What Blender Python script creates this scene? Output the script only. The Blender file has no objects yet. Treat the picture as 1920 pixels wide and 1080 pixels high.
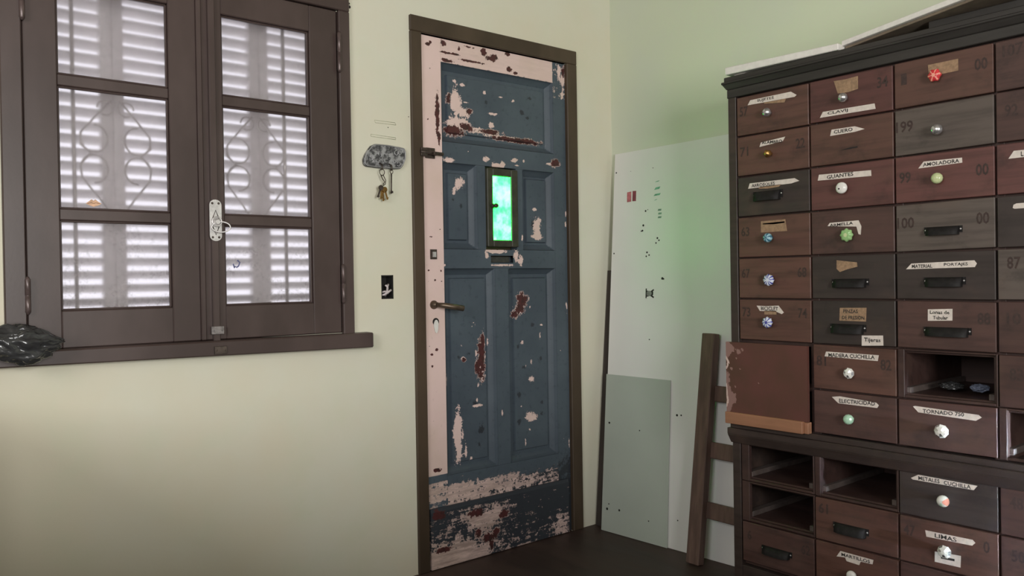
import bpy, bmesh, math, random
from mathutils import Vector, Matrix, noise as mnoise
random.seed(7)
sc = bpy.context.scene
COL = sc.collection
R = math.radians

# ------------------------------------------------------------------ camera
cam_d = bpy.data.cameras.new('camera'); cam = bpy.data.objects.new('camera', cam_d); COL.objects.link(cam)
cam_d.sensor_width = 36.0; cam_d.lens = 1523.0 * 36.0 / 1920.0; cam_d.clip_start = 0.05
_r, _u, _f = Vector((.77444, -.632438, -.016269)), Vector((.018065, -.003599, .99983)), Vector((.632389, .774603, -.008637))
cam.matrix_world = Matrix(((_r.x, _u.x, -_f.x, -2.74785), (_r.y, _u.y, -_f.y, -2.61917), (_r.z, _u.z, -_f.z, 1.10899), (0, 0, 0, 1)))
sc.camera = cam

# ------------------------------------------------------------------ world, daylight, exposure
w = bpy.data.worlds.new('overcast_sky'); sc.world = w; w.use_nodes = True
w.node_tree.nodes['Background'].inputs[0].default_value = (.93, .92, 1.0, 1)
w.node_tree.nodes['Background'].inputs[1].default_value = 1.5
sc.view_settings.view_transform = 'Standard'; sc.view_settings.look = 'None'
sc.view_settings.gamma = 1; sc.view_settings.use_curve_mapping = False
sc.view_settings.exposure = 0.0
def area(name, loc, rot, sx, sy, power, color):
    l = bpy.data.lights.new(name, 'AREA'); l.shape = 'RECTANGLE'; l.size = sx; l.size_y = sy; l.energy = power; l.color = color
    o = bpy.data.objects.new(name, l); COL.objects.link(o); o.location = loc; o.rotation_euler = rot
    return o
# daylight entering through the openings of the rear wall and the side wall
area('doorway_daylight', (-2.9, -5.08, 1.45), (R(90), 0, 0), 1.2, 1.3, 126, (1.0, .99, .96))
area('side_window_daylight', (-4.48, -2.6, 1.85), (R(90), 0, R(-90)), 1.6, 1.1, 46, (1.0, .99, .97))
# a narrow shaft of cool sky light from a low opening at the far end of the cabinet wall
l = area('low_opening_daylight', (-.86, -5.08, .50), (R(90), 0, R(-8.6)), .10, .5, 1.5, (.66, .84, 1.0)); l.data.spread = R(3.5)

# ------------------------------------------------------------------ mesh helpers
def lin(r, g, b):
    f = lambda c: ((c / 255 + .055) / 1.055) ** 2.4 if c > 10 else c / 255 / 12.92
    return (f(r), f(g), f(b), 1)

class MB:
    """collects faces for ONE mesh object"""
    def __init__(s): s.v = []; s.f = []; s.m = []; s.sm = []
    def face(s, idx, mat=0, smooth=False): s.f.append(tuple(idx)); s.m.append(mat); s.sm.append(smooth)
    def box(s, x0, x1, y0, y1, z0, z1, mat=0):
        x0, x1 = sorted((x0, x1)); y0, y1 = sorted((y0, y1)); z0, z1 = sorted((z0, z1))
        return s.hexa([(x0,y0,z0),(x1,y0,z0),(x1,y1,z0),(x0,y1,z0),(x0,y0,z1),(x1,y0,z1),(x1,y1,z1),(x0,y1,z1)], mat)
    def hexa(s, p, mat=0):
        n = len(s.v); s.v += [tuple(q) for q in p]
        for f in ((3,2,1,0),(4,5,6,7),(0,1,5,4),(1,2,6,5),(2,3,7,6),(3,0,4,7)): s.face([n+i for i in f], mat)
        return s
    def prism(s, poly, d, mat=0):
        """poly: 3D points; d: extrusion vector"""
        n = len(s.v); k = len(poly); d = Vector(d)
        s.v += [tuple(Vector(p)) for p in poly] + [tuple(Vector(p) + d) for p in poly]
        s.face([n+i for i in range(k)][::-1], mat); s.face([n+k+i for i in range(k)], mat)
        for i in range(k): s.face((n+i, n+(i+1) % k, n+k+(i+1) % k, n+k+i), mat)
        return s
    def tube(s, pts, r, seg=8, mat=0, closed=False, flat=1.0):
        pts = [Vector(p) for p in pts]; n = len(pts); rings = []
        rr = r if isinstance(r, (list, tuple)) else [r] * n
        up = Vector((0, 0, 1)); prev = None
        for i in range(n):
            if closed: t = pts[(i+1) % n] - pts[i-1]
            else: t = pts[min(i+1, n-1)] - pts[max(i-1, 0)]
            t.normalize()
            a = t.cross(up if prev is None else prev)
            if prev is None:
                if a.length < .1: a = t.cross(Vector((1, 0, 0)))
                b = a.cross(t).normalized(); a.normalize()
            else:
                a.normalize(); b = a.cross(t).normalized()
            prev = b
            n0 = len(s.v)
            for k in range(seg):
                th = 2 * math.pi * k / seg
                s.v.append(tuple(pts[i] + a * (rr[i] * math.cos(th)) + b * (rr[i] * flat * math.sin(th))))
            rings.append(n0)
        for i in range(n if closed else n - 1):
            A, B = rings[i], rings[(i+1) % n]
            for k in range(seg): s.face((A+k, A+(k+1) % seg, B+(k+1) % seg, B+k), mat, True)
        if not closed:
            s.face([rings[0]+k for k in range(seg)][::-1], mat); s.face([rings[-1]+k for k in range(seg)], mat)
        return s
    def lathe(s, c, axis, prof, seg=16, mat=0, lobes=0, amp=0, alt=None, smooth=True):
        """prof: (radius, height along axis) pairs, centre c"""
        c = Vector(c); ax = Vector(axis).normalized()
        a = ax.cross(Vector((0, 0, 1)));
        if a.length < .1: a = ax.cross(Vector((1, 0, 0)))
        a.normalize(); b = ax.cross(a)
        rings = []
        for (r, h) in prof:
            n0 = len(s.v)
            for k in range(seg):
                th = 2 * math.pi * k / seg
                q = r * (1 + amp * math.cos(lobes * th)) if lobes else r
                s.v.append(tuple(c + ax * h + a * (q * math.cos(th)) + b * (q * math.sin(th))))
            rings.append(n0)
        for i in range(len(prof) - 1):
            A, B = rings[i], rings[i+1]
            for k in range(seg):
                mm = alt(k, i) if alt else mat
                s.face((A+k, A+(k+1) % seg, B+(k+1) % seg, B+k), mm, smooth)
        s.face([rings[0]+k for k in range(seg)][::-1], mat); s.face([rings[-1]+k for k in range(seg)], alt(0, len(prof)) if alt else mat)
        return s
    def build(s, name, mats, parent=None, bevel=0, color=None):
        me = bpy.data.meshes.new(name); me.from_pydata(s.v, [], s.f)
        if not isinstance(mats, (list, tuple)): mats = [mats]
        for m in mats: me.materials.append(m)
        me.polygons.foreach_set('material_index', s.m); me.polygons.foreach_set('use_smooth', s.sm)
        bm = bmesh.new(); bm.from_mesh(me); bmesh.ops.recalc_face_normals(bm, faces=bm.faces)
        if bevel:
            bmesh.ops.bevel(bm, geom=[e for e in bm.edges if e.is_manifold and e.calc_face_angle(0) > .6], offset=bevel, segments=1, affect='EDGES', clamp_overlap=True)
        bm.to_mesh(me); bm.free(); me.update()
        return link(name, me, parent, color)

def link(name, me, parent=None, color=None):
    o = bpy.data.objects.new(name, me); COL.objects.link(o)
    if parent is not None:
        o.parent = parent
        if parent.type == 'EMPTY': o.location = -Vector(parent.location)   # meshes hold world coordinates
    if color: o.color = color
    return o
def tag(o, label=None, cat=None, group=None, kind=None):
    if label: o['label'] = label
    if cat: o['category'] = cat
    if group: o['group'] = group
    if kind: o['kind'] = kind
    return o
def thing(name, loc, label, cat, group=None, kind=None):
    o = bpy.data.objects.new(name, None); COL.objects.link(o); o.location = loc; o.empty_display_size = .05
    return tag(o, label, cat, group, kind)

# ------------------------------------------------------------------ materials
class NT:
    def __init__(s, name):
        s.m = bpy.data.materials.new(name); s.m.use_nodes = True; s.t = s.m.node_tree; s.n = s.t.nodes; s.b = s.n['Principled BSDF']
        s.tc = s.n.new('ShaderNodeTexCoord').outputs['Object']
    def link(s, a, b): s.t.links.new(a, b)
    def noise(s, scale, detail=4, rough=.55, stretch=(1, 1, 1), vec=None):
        mp = s.n.new('ShaderNodeMapping'); mp.inputs['Scale'].default_value = stretch; s.link(vec or s.tc, mp.inputs[0])
        nz = s.n.new('ShaderNodeTexNoise'); nz.inputs['Scale'].default_value = scale; nz.inputs['Detail'].default_value = detail; nz.inputs['Roughness'].default_value = rough
        s.link(mp.outputs[0], nz.inputs[0]); return nz.outputs[0]
    def step(s, x, lo, hi, a=0., b=1.):
        r = s.n.new('ShaderNodeMapRange'); r.interpolation_type = 'SMOOTHSTEP'
        for i, v in ((1, lo), (2, hi), (3, a), (4, b)): r.inputs[i].default_value = v
        s.link(x, r.inputs[0]); return r.outputs[0]
    def math(s, op, a, b=0.):
        m = s.n.new('ShaderNodeMath'); m.operation = op
        for i, v in enumerate((a, b)):
            if isinstance(v, (int, float)): m.inputs[i].default_value = v
            else: s.link(v, m.inputs[i])
        return m.outputs[0]
    def mix(s, f, a, b, blend='MIX'):
        m = s.n.new('ShaderNodeMix'); m.data_type = 'RGBA'; m.blend_type = blend
        for i, v in ((0, f), (6, a), (7, b)):
            if isinstance(v, (int, float)): m.inputs[i].default_value = v
            elif isinstance(v, tuple): m.inputs[i].default_value = v
            else: s.link(v, m.inputs[i])
        return m.outputs[2]
    def attr(s, name):
        a = s.n.new('ShaderNodeAttribute'); a.attribute_name = name; return a
    def bump(s, h, strength=.3, dist=.002):
        b = s.n.new('ShaderNodeBump'); b.inputs['Strength'].default_value = strength; b.inputs['Distance'].default_value = dist
        s.link(h, b.inputs['Height']); s.link(b.outputs[0], s.b.inputs['Normal'])
    def out(s, color, rough=.5, metal=0., spec=.5):
        for k, v in (('Base Color', color), ('Roughness', rough), ('Metallic', metal), ('Specular IOR Level', spec)):
            if isinstance(v, (int, float, tuple)): s.b.inputs[k].default_value = v
            else: s.link(v, s.b.inputs[k])
        return s.m
def simple(name, c, rough=.5, metal=0., var=.25, scale=40, stretch=(1, 1, 1), bump=.0, spec=.5):
    t = NT(name); nz = t.noise(scale, 4, .6, stretch)
    dark = tuple(x * (1 - var) for x in c[:3]) + (1,); lite = tuple(min(1, x * (1 + var)) for x in c[:3]) + (1,)
    if bump: t.bump(nz, bump, .002)
    return t.out(t.mix(t.step(nz, .3, .7), dark, lite), rough, metal, spec)

M = {}
# pale green distemper, yellowed and smudged in places
t = NT('wall_paint'); a = t.noise(1.1, 5, .6); b = t.noise(5.5, 5, .6); c = t.noise(90, 3, .6)
col = t.mix(t.step(a, .35, .65), lin(222, 221, 204), lin(222, 215, 193))
col = t.mix(t.math('MULTIPLY', t.step(b, .45, .75), .35), col, lin(211, 216, 190))
t.bump(c, .12, .002); M['wall'] = t.out(col, .75, 0, .3)
t = NT('green_wall_paint'); a = t.noise(1.3, 5, .6); c = t.noise(90, 3, .6)
col = t.mix(t.step(a, .35, .65), lin(212, 219, 194), lin(209, 215, 198))
t.bump(c, .12, .002); M['wall_r'] = t.out(col, .7, 0, .3)
M['ceiling'] = simple('bounce_cutting_ceiling', lin(132, 120, 104), .8, 0, .1, 3)  # unseen ceiling, colour darkened to cut bounce light
M['wall_dim'] = simple('bounce_cutting_wall', lin(138, 136, 116), .8, 0, .06, 3)  # unseen walls, painted darker so less fill light bounces back
t = NT('dark_floor'); a = t.noise(2.2, 6, .6, (1, .35, 1)); b = t.noise(30, 4, .6, (1, .1, 1))
col = t.mix(t.step(a, .35, .7), lin(58, 45, 41), lin(84, 66, 59)); col = t.mix(t.math('MULTIPLY', t.step(b, .4, .8), .4), col, lin(40, 31, 29))
t.bump(b, .2, .002); M['floor'] = t.out(col, t.step(a, .3, .7, .45, .7), 0, .4)
t = NT('brown_gloss_paint'); a = t.noise(4, 4, .6, (1, 1, .5)); b = t.noise(120, 3)
M['trim'] = t.out(t.mix(t.step(a, .35, .7), lin(70, 57, 54), lin(84, 70, 67)), .38, 0, .5); t.bump(b, .08, .001)
t = NT('brown_door_frame_paint'); a = t.noise(5, 4, .6, (1, 1, .4))
M['dframe'] = t.out(t.mix(t.step(a, .35, .7), lin(66, 54, 42), lin(82, 68, 54)), .5, 0, .4)
# worn door paint: dark blue over pink primer over dark red; the "wear" attribute says which coat is laid bare where
t = NT('worn_blue_door_paint'); at = t.attr('wear'); sep = t.n.new('ShaderNodeSeparateColor'); t.link(at.outputs['Color'], sep.inputs[0])
n1 = t.noise(120, 6, .7); n2 = t.noise(75, 8, .75, (.10, 1, 1)); n3 = t.noise(2.5, 4, .6); n4 = t.noise(55, 4, .6)
n5 = t.noise(34, 4, .6); n6 = t.noise(48, 5, .7)
jit = t.math('ADD', t.math('MULTIPLY', t.math('SUBTRACT', n1, .5), 1.2), t.math('MULTIPLY', t.math('SUBTRACT', n5, .5), 1.1)); jit2 = t.math('ADD', jit, t.math('MULTIPLY', t.math('SUBTRACT', n6, .5), .5))
stk = t.math('MULTIPLY', t.math('SUBTRACT', n2, .5), t.math('MULTIPLY', at.outputs['Alpha'], 3.2))
wv = t.math('ADD', t.math('ADD', sep.outputs[0], jit), stk); rv = t.math('ADD', sep.outputs[1], jit2); dv = t.math('ADD', sep.outputs[2], jit2)
wm = t.step(wv, .46, .54); rm = t.step(rv, .46, .54); dm = t.step(dv, .4, .62)
blue = t.mix(t.step(n3, .35, .68), lin(72, 82, 92), lin(84, 95, 104)); blue = t.mix(t.math('MULTIPLY', t.step(n4, .55, .72), .3), blue, lin(46, 54, 62))
blue = t.mix(t.math('MULTIPLY', dm, .72), blue, lin(38, 37, 42))
pink = t.mix(t.step(n3, .4, .65), lin(232, 205, 199), lin(222, 197, 186)); pink = t.mix(t.math('MULTIPLY', t.step(n4, .6, .75), .25), pink, lin(190, 168, 160)); pink = t.mix(t.math('MULTIPLY', t.math('MULTIPLY', at.outputs['Alpha'], t.step(n2, .35, .65)), 1.1), pink, lin(128, 108, 102))
red = t.mix(t.step(n4, .4, .7), lin(84, 44, 44), lin(58, 40, 38))
t.bump(t.math('SUBTRACT', 1.0, t.math('MAXIMUM', wm, rm)), .5, .0012)
M['door'] = t.out(t.mix(rm, t.mix(wm, blue, pink), red), .48, 0, .4)
# cabinet wood; each object carries its own tone
t = NT('old_stained_wood'); oi = t.n.new('ShaderNodeObjectInfo')
off = t.n.new('ShaderNodeVectorMath'); off.operation = 'ADD'; t.link(t.tc, off.inputs[0])
cx = t.n.new('ShaderNodeCombineXYZ'); t.link(t.math('MULTIPLY', oi.outputs['Random'], 40.0), cx.inputs[0]); t.link(cx.outputs[0], off.inputs[1])
g = t.noise(55, 5, .6, (1, .08, 1), off.outputs[0]); g2 = t.noise(9, 4, .6, (1, .6, 1), off.outputs[0])
col = t.mix(t.math('MULTIPLY', t.step(g, .4, .7), .35), oi.outputs['Color'], (.012, .008, .007, 1))
col = t.mix(t.math('MULTIPLY', t.step(g2, .5, .75), .45), col, t.mix(.5, oi.outputs['Color'], (.13, .075, .05, 1)))
t.bump(g, .12, .001); g3 = t.noise(14, 5, .65, (1, .7, 1), off.outputs[0]); col = t.mix(t.math('MULTIPLY', t.step(g3, .5, .78), .55), col, (.016, .012, .011, 1)); M['wood'] = t.out(col, t.step(g2, .3, .7, .42, .62), 0, .45)
M['dark_wood'] = simple('black_brown_wood', lin(46, 43, 41), .45, 0, .3, 22, (1, .1, 1), .1)
M['ladder'] = simple('bare_dark_ladder_wood', lin(104, 82, 73), .65, 0, .25, 40, (1, 1, .06), .2)
M['corner_strip'] = simple('dark_brown_strip', lin(58, 50, 47), .7, 0, .2, 40, (1, 1, .06), .2)
t = NT('white_board_paint'); a = t.noise(1.5, 4); M['board'] = t.out(t.mix(t.step(a, .3, .7), lin(232, 231, 228), lin(225, 225, 221)), .42, 0, .5)
t = NT('grey_green_sheet'); a = t.noise(2.5, 5); M['sheet'] = t.out(t.mix(t.step(a, .3, .7), lin(182, 190, 180), lin(174, 182, 172)), .32, 0, .5)
M['styro'] = simple('white_foam', lin(226, 222, 216), .7, 0, .05, 60)
M['cardboard'] = simple('brown_cardboard', lin(120, 106, 90), .8, 0, .15, 30)
M['steel'] = simple('worn_chrome', lin(226, 223, 222), .4, .6, .15, 60)
M['keeper'] = simple('dull_steel', lin(140, 134, 132), .5, .4, .3, 90)
M['iron'] = simple('dull_iron', lin(92, 82, 76), .5, .8, .3, 60)
M['black'] = simple('black_enamel', lin(30, 28, 28), .62, 0, .3, 60, (1,1,1), 0, .25)
M['void'] = simple('dark_recess', lin(32, 29, 27), .8, 0, .3, 30)
M['brass'] = simple('old_brass', lin(168, 132, 78), .35, .9, .3, 60)
M['paper'] = simple('paper_tape', lin(214, 203, 194), .8, 0, .08, 80)
M['tan'] = simple('tan_gummed_paper', lin(150, 122, 96), .85, 0, .2, 90)
M['ink'] = simple('black_marker_ink', lin(42, 39, 38), .7, 0, .2, 100)
M['stencil'] = simple('stencil_ink', lin(60, 45, 41), .7, 0, .25, 100)
M['porc'] = simple('white_porcelain', lin(232, 230, 224), .15, 0, .04, 60)
M['shutter'] = simple('white_shutter_paint', lin(225, 222, 222), .6, 0, .05, 30)
M['grille'] = simple('pale_iron_grille', lin(200, 196, 192), .5, .2, .1, 60)
def knobmat(n, c, r=.2, metal=0.): M[n] = simple(n + '_knob_glaze', c, r, metal, .12, 120)
knobmat('silver', lin(206, 206, 208), .25, .85); knobmat('mint', lin(176, 214, 186)); knobmat('lime', lin(196, 206, 156)); knobmat('green', lin(150, 190, 128))
knobmat('red', lin(206, 62, 66)); knobmat('redlite', lin(236, 160, 140)); knobmat('teal', lin(66, 112, 132)); knobmat('tealite', lin(150, 190, 200)); knobmat('navy', lin(74, 78, 158)); knobmat('whiteblue', lin(214, 220, 234))
# frosted glass, dusty low down
t = NT('frosted_glass'); a = t.noise(75, 5, .7); b = t.noise(9, 5, .65); sx = t.n.new('ShaderNodeSeparateXYZ'); t.link(t.tc, sx.inputs[0])
low = t.step(sx.outputs[2], 1.02, 1.42, 1.0, 0.0)
dirt = t.math('MULTIPLY', t.math('MULTIPLY', t.step(a, .45, .75), t.step(b, .35, .7)), t.math('ADD', t.math('MULTIPLY', low, .45), .05))
t.b.inputs['Transmission Weight'].default_value = 1; t.b.inputs['IOR'].default_value = 1.3
t.out((.97, .95, .97, 1), .25, 0, .4); df = t.n.new('ShaderNodeBsdfDiffuse'); df.inputs[0].default_value = lin(190, 182, 184)
ms = t.n.new('ShaderNodeMixShader'); t.link(t.math('ADD', dirt, .16), ms.inputs[0]); t.link(t.b.outputs[0], ms.inputs[1]); t.link(df.outputs[0], ms.inputs[2])
t.link(ms.outputs[0], t.n['Material Output'].inputs[0]); M['glass'] = t.m
# green pane with the daylight of the street behind it: a lit window
t = NT('lit_green_glass'); a = t.noise(60, 4, .7); b = t.noise(14, 3)
em = t.n.new('ShaderNodeEmission'); t.link(t.mix(t.step(b, .35, .65), (.010, 1, .038, 1), (.050, 1, .080, 1)), em.inputs[0])
t.link(t.math('MULTIPLY', t.step(a, .25, .75, .75, 1.2), 16.0), em.inputs[1]); t.link(em.outputs[0], t.n['Material Output'].inputs[0]); M['green_pane'] = t.m
# dark crinkled plastic film
t = NT('dark_plastic_film'); a = t.noise(22, 4, .55, (.5, 1, 1)); t.bump(a, .5, .008); M['film'] = t.out(t.mix(t.step(a, .4, .75), lin(50, 50, 51), lin(74, 75, 76)), .2, 0, .6)
M['paleblue'] = simple('pale_blue_film', lin(120, 128, 150), .3, 0, .3, 60)
M['jet'] = simple('glossy_black_plastic', lin(16, 16, 17), .15, 0, .2, 20)
t = NT('etched_pewter'); a = t.noise(45, 5, .7); b = t.noise(110, 4, .7); t.bump(b, .8, .003)
M['pewter'] = t.out(t.mix(t.step(a, .42, .62), lin(74, 74, 76), lin(172, 172, 174)), .45, .35)
t = NT('red_brown_panel_paint'); at = t.attr('wear'); sep = t.n.new('ShaderNodeSeparateColor'); t.link(at.outputs['Color'], sep.inputs[0])
n1 = t.noise(60, 5, .65); n2 = t.noise(6, 4); jit = t.math('MULTIPLY', t.math('SUBTRACT', n1, .5), .9)
wm = t.step(t.math('ADD', sep.outputs[0], jit), .46, .54); rm = t.step(t.math('ADD', sep.outputs[1], jit), .46, .54)
col = t.mix(t.step(n2, .35, .65), lin(96, 60, 54), lin(84, 58, 47)); col = t.mix(wm, col, lin(140, 108, 102)); col = t.mix(rm, col, lin(205, 180, 172))
M['redpanel'] = t.out(col, .5, 0, .4)
M['ledge'] = simple('bare_orange_wood', lin(152, 108, 82), .55, 0, .15, 30, (1, .1, 1), .1)

# ------------------------------------------------------------------ room shell  (window wall y=0, cabinet wall x=0)
def wall_with_holes(axis, u0, u1, z0, z1, d0, d1, holes, mat, name, label):
    us = sorted({u0, u1, *[h[0] for h in holes], *[h[1] for h in holes]}); zs = sorted({z0, z1, *[h[2] for h in holes], *[h[3] for h in holes]})
    mb = MB()
    for a, b in zip(us, us[1:]):
        for c, d in zip(zs, zs[1:]):
            um, zm = (a + b) / 2, (c + d) / 2
            if any(h[0] < um < h[1] and h[2] < zm < h[3] for h in holes): continue
            if axis == 'x': mb.box(a, b, d0, d1, c, d)
            else: mb.box(d0, d1, a, b, c, d)
    o = mb.build(name, mat); return tag(o, label, 'wall', None, 'structure')
H = 3.2
wall_left = wall_with_holes('x', -4.6, .2, 0, H, 0, .22, [(-2.365, -1.393, .935, 2.075), (-1.045, -.285, 0, 2.062), (-1.23, -1.178, 1.05, 1.138)], M['wall'], 'wall_left', 'pale yellow-green plaster wall with the brown window and blue door')
wall_with_holes('y', -5.1, 0, 0, H, 0, .2, [], M['wall_r'], 'wall_right', 'pale green plaster wall behind the drawer cabinet and white board')
wall_with_holes('x', -4.6, .2, 0, H, -5.3, -5.1, [(-3.5, -2.3, .8, 2.1), (-1.0, -.72, .22, .78)], M['wall_dim'], 'wall_back', 'wall behind the viewer, darkened to cut bounce light, with two openings')
wall_with_holes('y', -5.1, 0, 0, H, -4.6, -4.5, [(-3.4, -1.8, 1.3, 2.4)], M['wall_dim'], 'wall_side', 'side wall darkened to cut bounce light with a window opening')
tag(MB().box(-4.6, .2, -5.3, .22, -.1, 0).build('floor', M['floor']), 'dark brown worn floor under the ladder and cabinet', 'floor', None, 'structure')
tag(MB().box(-4.6, .2, -5.3, .22, H, H + .1).build('ceiling', M['ceiling']), 'ceiling above the room, darkened to cut bounce light', 'ceiling', None, 'structure')
# empty switch box cut into the wall, and pencil marks: pieces of that wall
mb = MB(); mb.box(-1.23, -1.226, .002, .05, 1.05, 1.138); mb.box(-1.182, -1.178, .002, .05, 1.05, 1.138); mb.box(-1.23, -1.178, .002, .05, 1.05, 1.054); mb.box(-1.23, -1.178, .002, .05, 1.134, 1.138); mb.box(-1.23, -1.178, .046, .05, 1.05, 1.138)
tag(mb.build('switch_box', M['void'], wall_left), 'empty dark switch box without its cover')
for pts in ([(-1.247, 1.706), (-1.16, 1.706), (-1.156, 1.698), (-1.243, 1.697)], [(-1.263, 1.653), (-1.158, 1.65), (-1.158, 1.643), (-1.263, 1.645)]):
    mb = MB(); k = len(pts)
    for i in range(k):
        p, q = pts[i], pts[(i+1) % k]; mb.tube([(p[0], -.0003, p[1]), (q[0], -.0003, q[1])], .0009, 4)
    mb.build('tape_outline', simple('pencil_grey', lin(184, 186, 160), .8), wall_left)
mb = MB()
for (x, z, r) in ((-1.341, 2.10, .006), (-1.342, 2.112, .004), (-1.19, 1.685, .002), (-1.10, 1.735, .002)): mb.lathe((x, -.0005, z), (0, -1, 0), [(r, 0), (r * .7, .001)], 7)
tag(mb.build('nail_mark', M['void'], wall_left), kind='stuff')

# ------------------------------------------------------------------ window
win = thing('window_1', (-1.88, 0, .88), 'brown two-leaf window with frosted panes and louvred shutters outside', 'window', None, 'structure')
T = M['trim']
mb = MB(); mb.box(-2.418, -2.365, -.018, .10, .93, 2.075).build('frame_jamb', T, win, .003)
MB().box(-1.393, -1.350, -.018, .10, .93, 2.075).build('frame_jamb', T, win, .003)
MB().box(-2.418, -1.350, -.018, .10, 2.075, 2.13).build('frame_head', T, win, .003)
MB().hexa([(-2.50, -.045, .896), (-1.29, -.045, .879), (-1.29, .10, .879), (-2.50, .10, .896), (-2.50, -.045, .937), (-1.29, -.045, .932), (-1.29, .10, .9365), (-2.50, .10, .9365)]).build('window_sill', T, win, .004)
def casement(x0, x1, g0, g1):
    mb = MB(); ya, yb = -.006, .036
    mb.box(x0, g0, ya, yb, .937, 2.073); mb.box(g1, x1, ya, yb, .937, 2.073)
    for a, b in ((.937, 1.044), (1.983, 2.073)): mb.box(g0, g1, ya, yb, a, b)
    for a, b in ((1.305, 1.337), (1.691, 1.723)): mb.box(g0, g1, ya + .006, yb, a, b)
    # glazing bead round each light
    for a, b in ((1.044, 1.305), (1.337, 1.691), (1.723, 1.983)):
        q = .006
        mb.box(g0, g0 + q, .004, .016, a, b); mb.box(g1 - q, g1, .004, .016, a, b); mb.box(g0, g1, .004, .016, a, a + q); mb.box(g0, g1, .004, .016, b - q, b)
    c = mb.build('casement', T, win, .0025)
    for a, b in ((1.044, 1.305), (1.337, 1.691), (1.723, 1.983)):
        MB().box(g0 - .004, g1 + .004, .018, .022, a - .004, b + .004).build('glass_pane', M['glass'], c)
    return c
cl = casement(-2.362, -1.886, -2.277, -1.970)
cr = casement(-1.872, -1.396, -1.805, -1.500)
mb = MB(); mb.box(-1.887, -1.871, -.016, .03, .937, 2.073); mb.build('meeting_strip', T, cr, .003)
for c, x, zz in ((cl, -2.363, ((1.045, 1.135), (1.862, 1.99))), (cr, -1.395, ((1.047, 1.17), (1.862, 1.99)))):
    for a, b in zz:
        mb = MB(); mb.lathe((x, -.022, a), (0, 0, 1), [(.003, -.008), (.0075, 0), (.0075, (b - a) * .49), (.006, (b - a) * .5), (.0075, (b - a) * .51), (.0075, b - a), (.003, b - a + .008)], 10)
        mb.build('hinge', simple('painted_hinge', lin(96, 82, 80), .3, .3), c)
# cremone bolt: rod, keepers, face plate and ring
mb = MB(); mb.box(-1.852, -1.830, -.022, -.006, .90, 2.07); mb.build('bolt_rod', T, cr, .003)
for z0, z1, m in ((.955, .980, 'keeper'), (.893, .918, 'iron')):
    mb = MB(); mb.box(-1.861, -1.822, -.030, -.020, z0, z1)
    if z0 < .93: mb.box(-1.861, -1.822, -.052, -.045, z0, z1)
    for x in (-1.855, -1.828): mb.lathe((x, -.030 if z0 > .93 else -.052, (z0 + z1) / 2), (0, -1, 0), [(.0035, 0), (.002, .002)], 8)
    mb.build('bolt_keeper', M[m], cr, .001)
arc = [(-1.841 + .019 * math.cos(t_), 1.366 + .017 * math.sin(t_)) for t_ in [math.pi * k / 8 for k in range(9)]] + [(-1.841 + .019 * math.cos(t_), 1.268 + .017 * math.sin(t_)) for t_ in [math.pi + math.pi * k / 8 for k in range(9)]]
mb = MB(); mb.prism([(x, -.022, z) for x, z in arc], (0, -.004, 0))
tag(mb.build('lock_plate', M['steel'], cr), 'worn chrome lock plate of the window bolt')
mb = MB()
for x in (-1.851, -1.831):
    for z in (1.371, 1.263): mb.lathe((x, -.026, z), (0, -1, 0), [(.004, 0), (.0025, .0015)], 8)
# raised arrowheads on the plate
for z, s in ((1.335, 1), (1.285, -1)): mb.tube([(-1.851, -.0265, z - .012 * s), (-1.841, -.0265, z + .014 * s), (-1.831, -.0265, z - .012 * s)], .0016, 5)
mb.build('plate_relief', M['iron'], cr)
mb = MB(); mb.lathe((-1.840, -.026, 1.311), (0, -1, 0), [(.012, 0), (.012, .008), (.007, .012), (.007, .018)], 14); mb.tube([(-1.840 + .015 * math.cos(q), -.034, 1.313 + .015 * math.sin(q)) for q in [math.pi * 2 * k / 16 for k in range(16)]], .0022, 6, closed=True)
mb.build('bolt_hub', M['steel'], cr)
mb = MB(); mb.tube([(-1.830 + .026 * math.cos(q), -.042 - .01 * math.cos(q), 1.295 + .0165 * math.sin(q)) for q in [math.pi * 2 * k / 24 for k in range(24)]], .0022, 6, closed=True)
mb.build('pull_ring', M['steel'], cr)
# stickers on the panes
def blob(pts, y, name, mat, parent, th=-.0006): return MB().prism([(x, y, z) for x, z in pts], (0, th, 0)).build(name, mat, parent)
lips = [(-2.205, 1.357), (-2.196, 1.364), (-2.189, 1.370), (-2.184, 1.366), (-2.179, 1.370), (-2.172, 1.364), (-2.162, 1.358), (-2.172, 1.352), (-2.184, 1.348), (-2.196, 1.352)]
lp = MB().prism([(x, .0175, z) for x, z in lips], (0, -.0008, 0)); lp.tube([(-2.200, .0165, 1.357), (-2.19, .0165, 1.360), (-2.184, .0165, 1.357), (-2.178, .0165, 1.360), (-2.167, .0165, 1.358)], .0008, 4, 1)
tag(lp.build('sticker', [simple('orange_lips_print', lin(214, 172, 140), .5), simple('lips_outline', lin(150, 112, 90), .5)], win), 'small orange lips sticker on the left pane')
mb = MB(); mb.tube([(-1.758, .017, 1.192), (-1.750, .017, 1.184), (-1.755, .017, 1.172), (-1.762, .017, 1.168)], .0022, 5); mb.tube([(-1.772, .017, 1.180), (-1.768, .017, 1.166), (-1.764, .017, 1.172)], .0022, 5)
tag(mb.build('sticker', simple('blue_ink', lin(96, 100, 150), .5), win), 'small blue scribble on the right pane')
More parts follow.
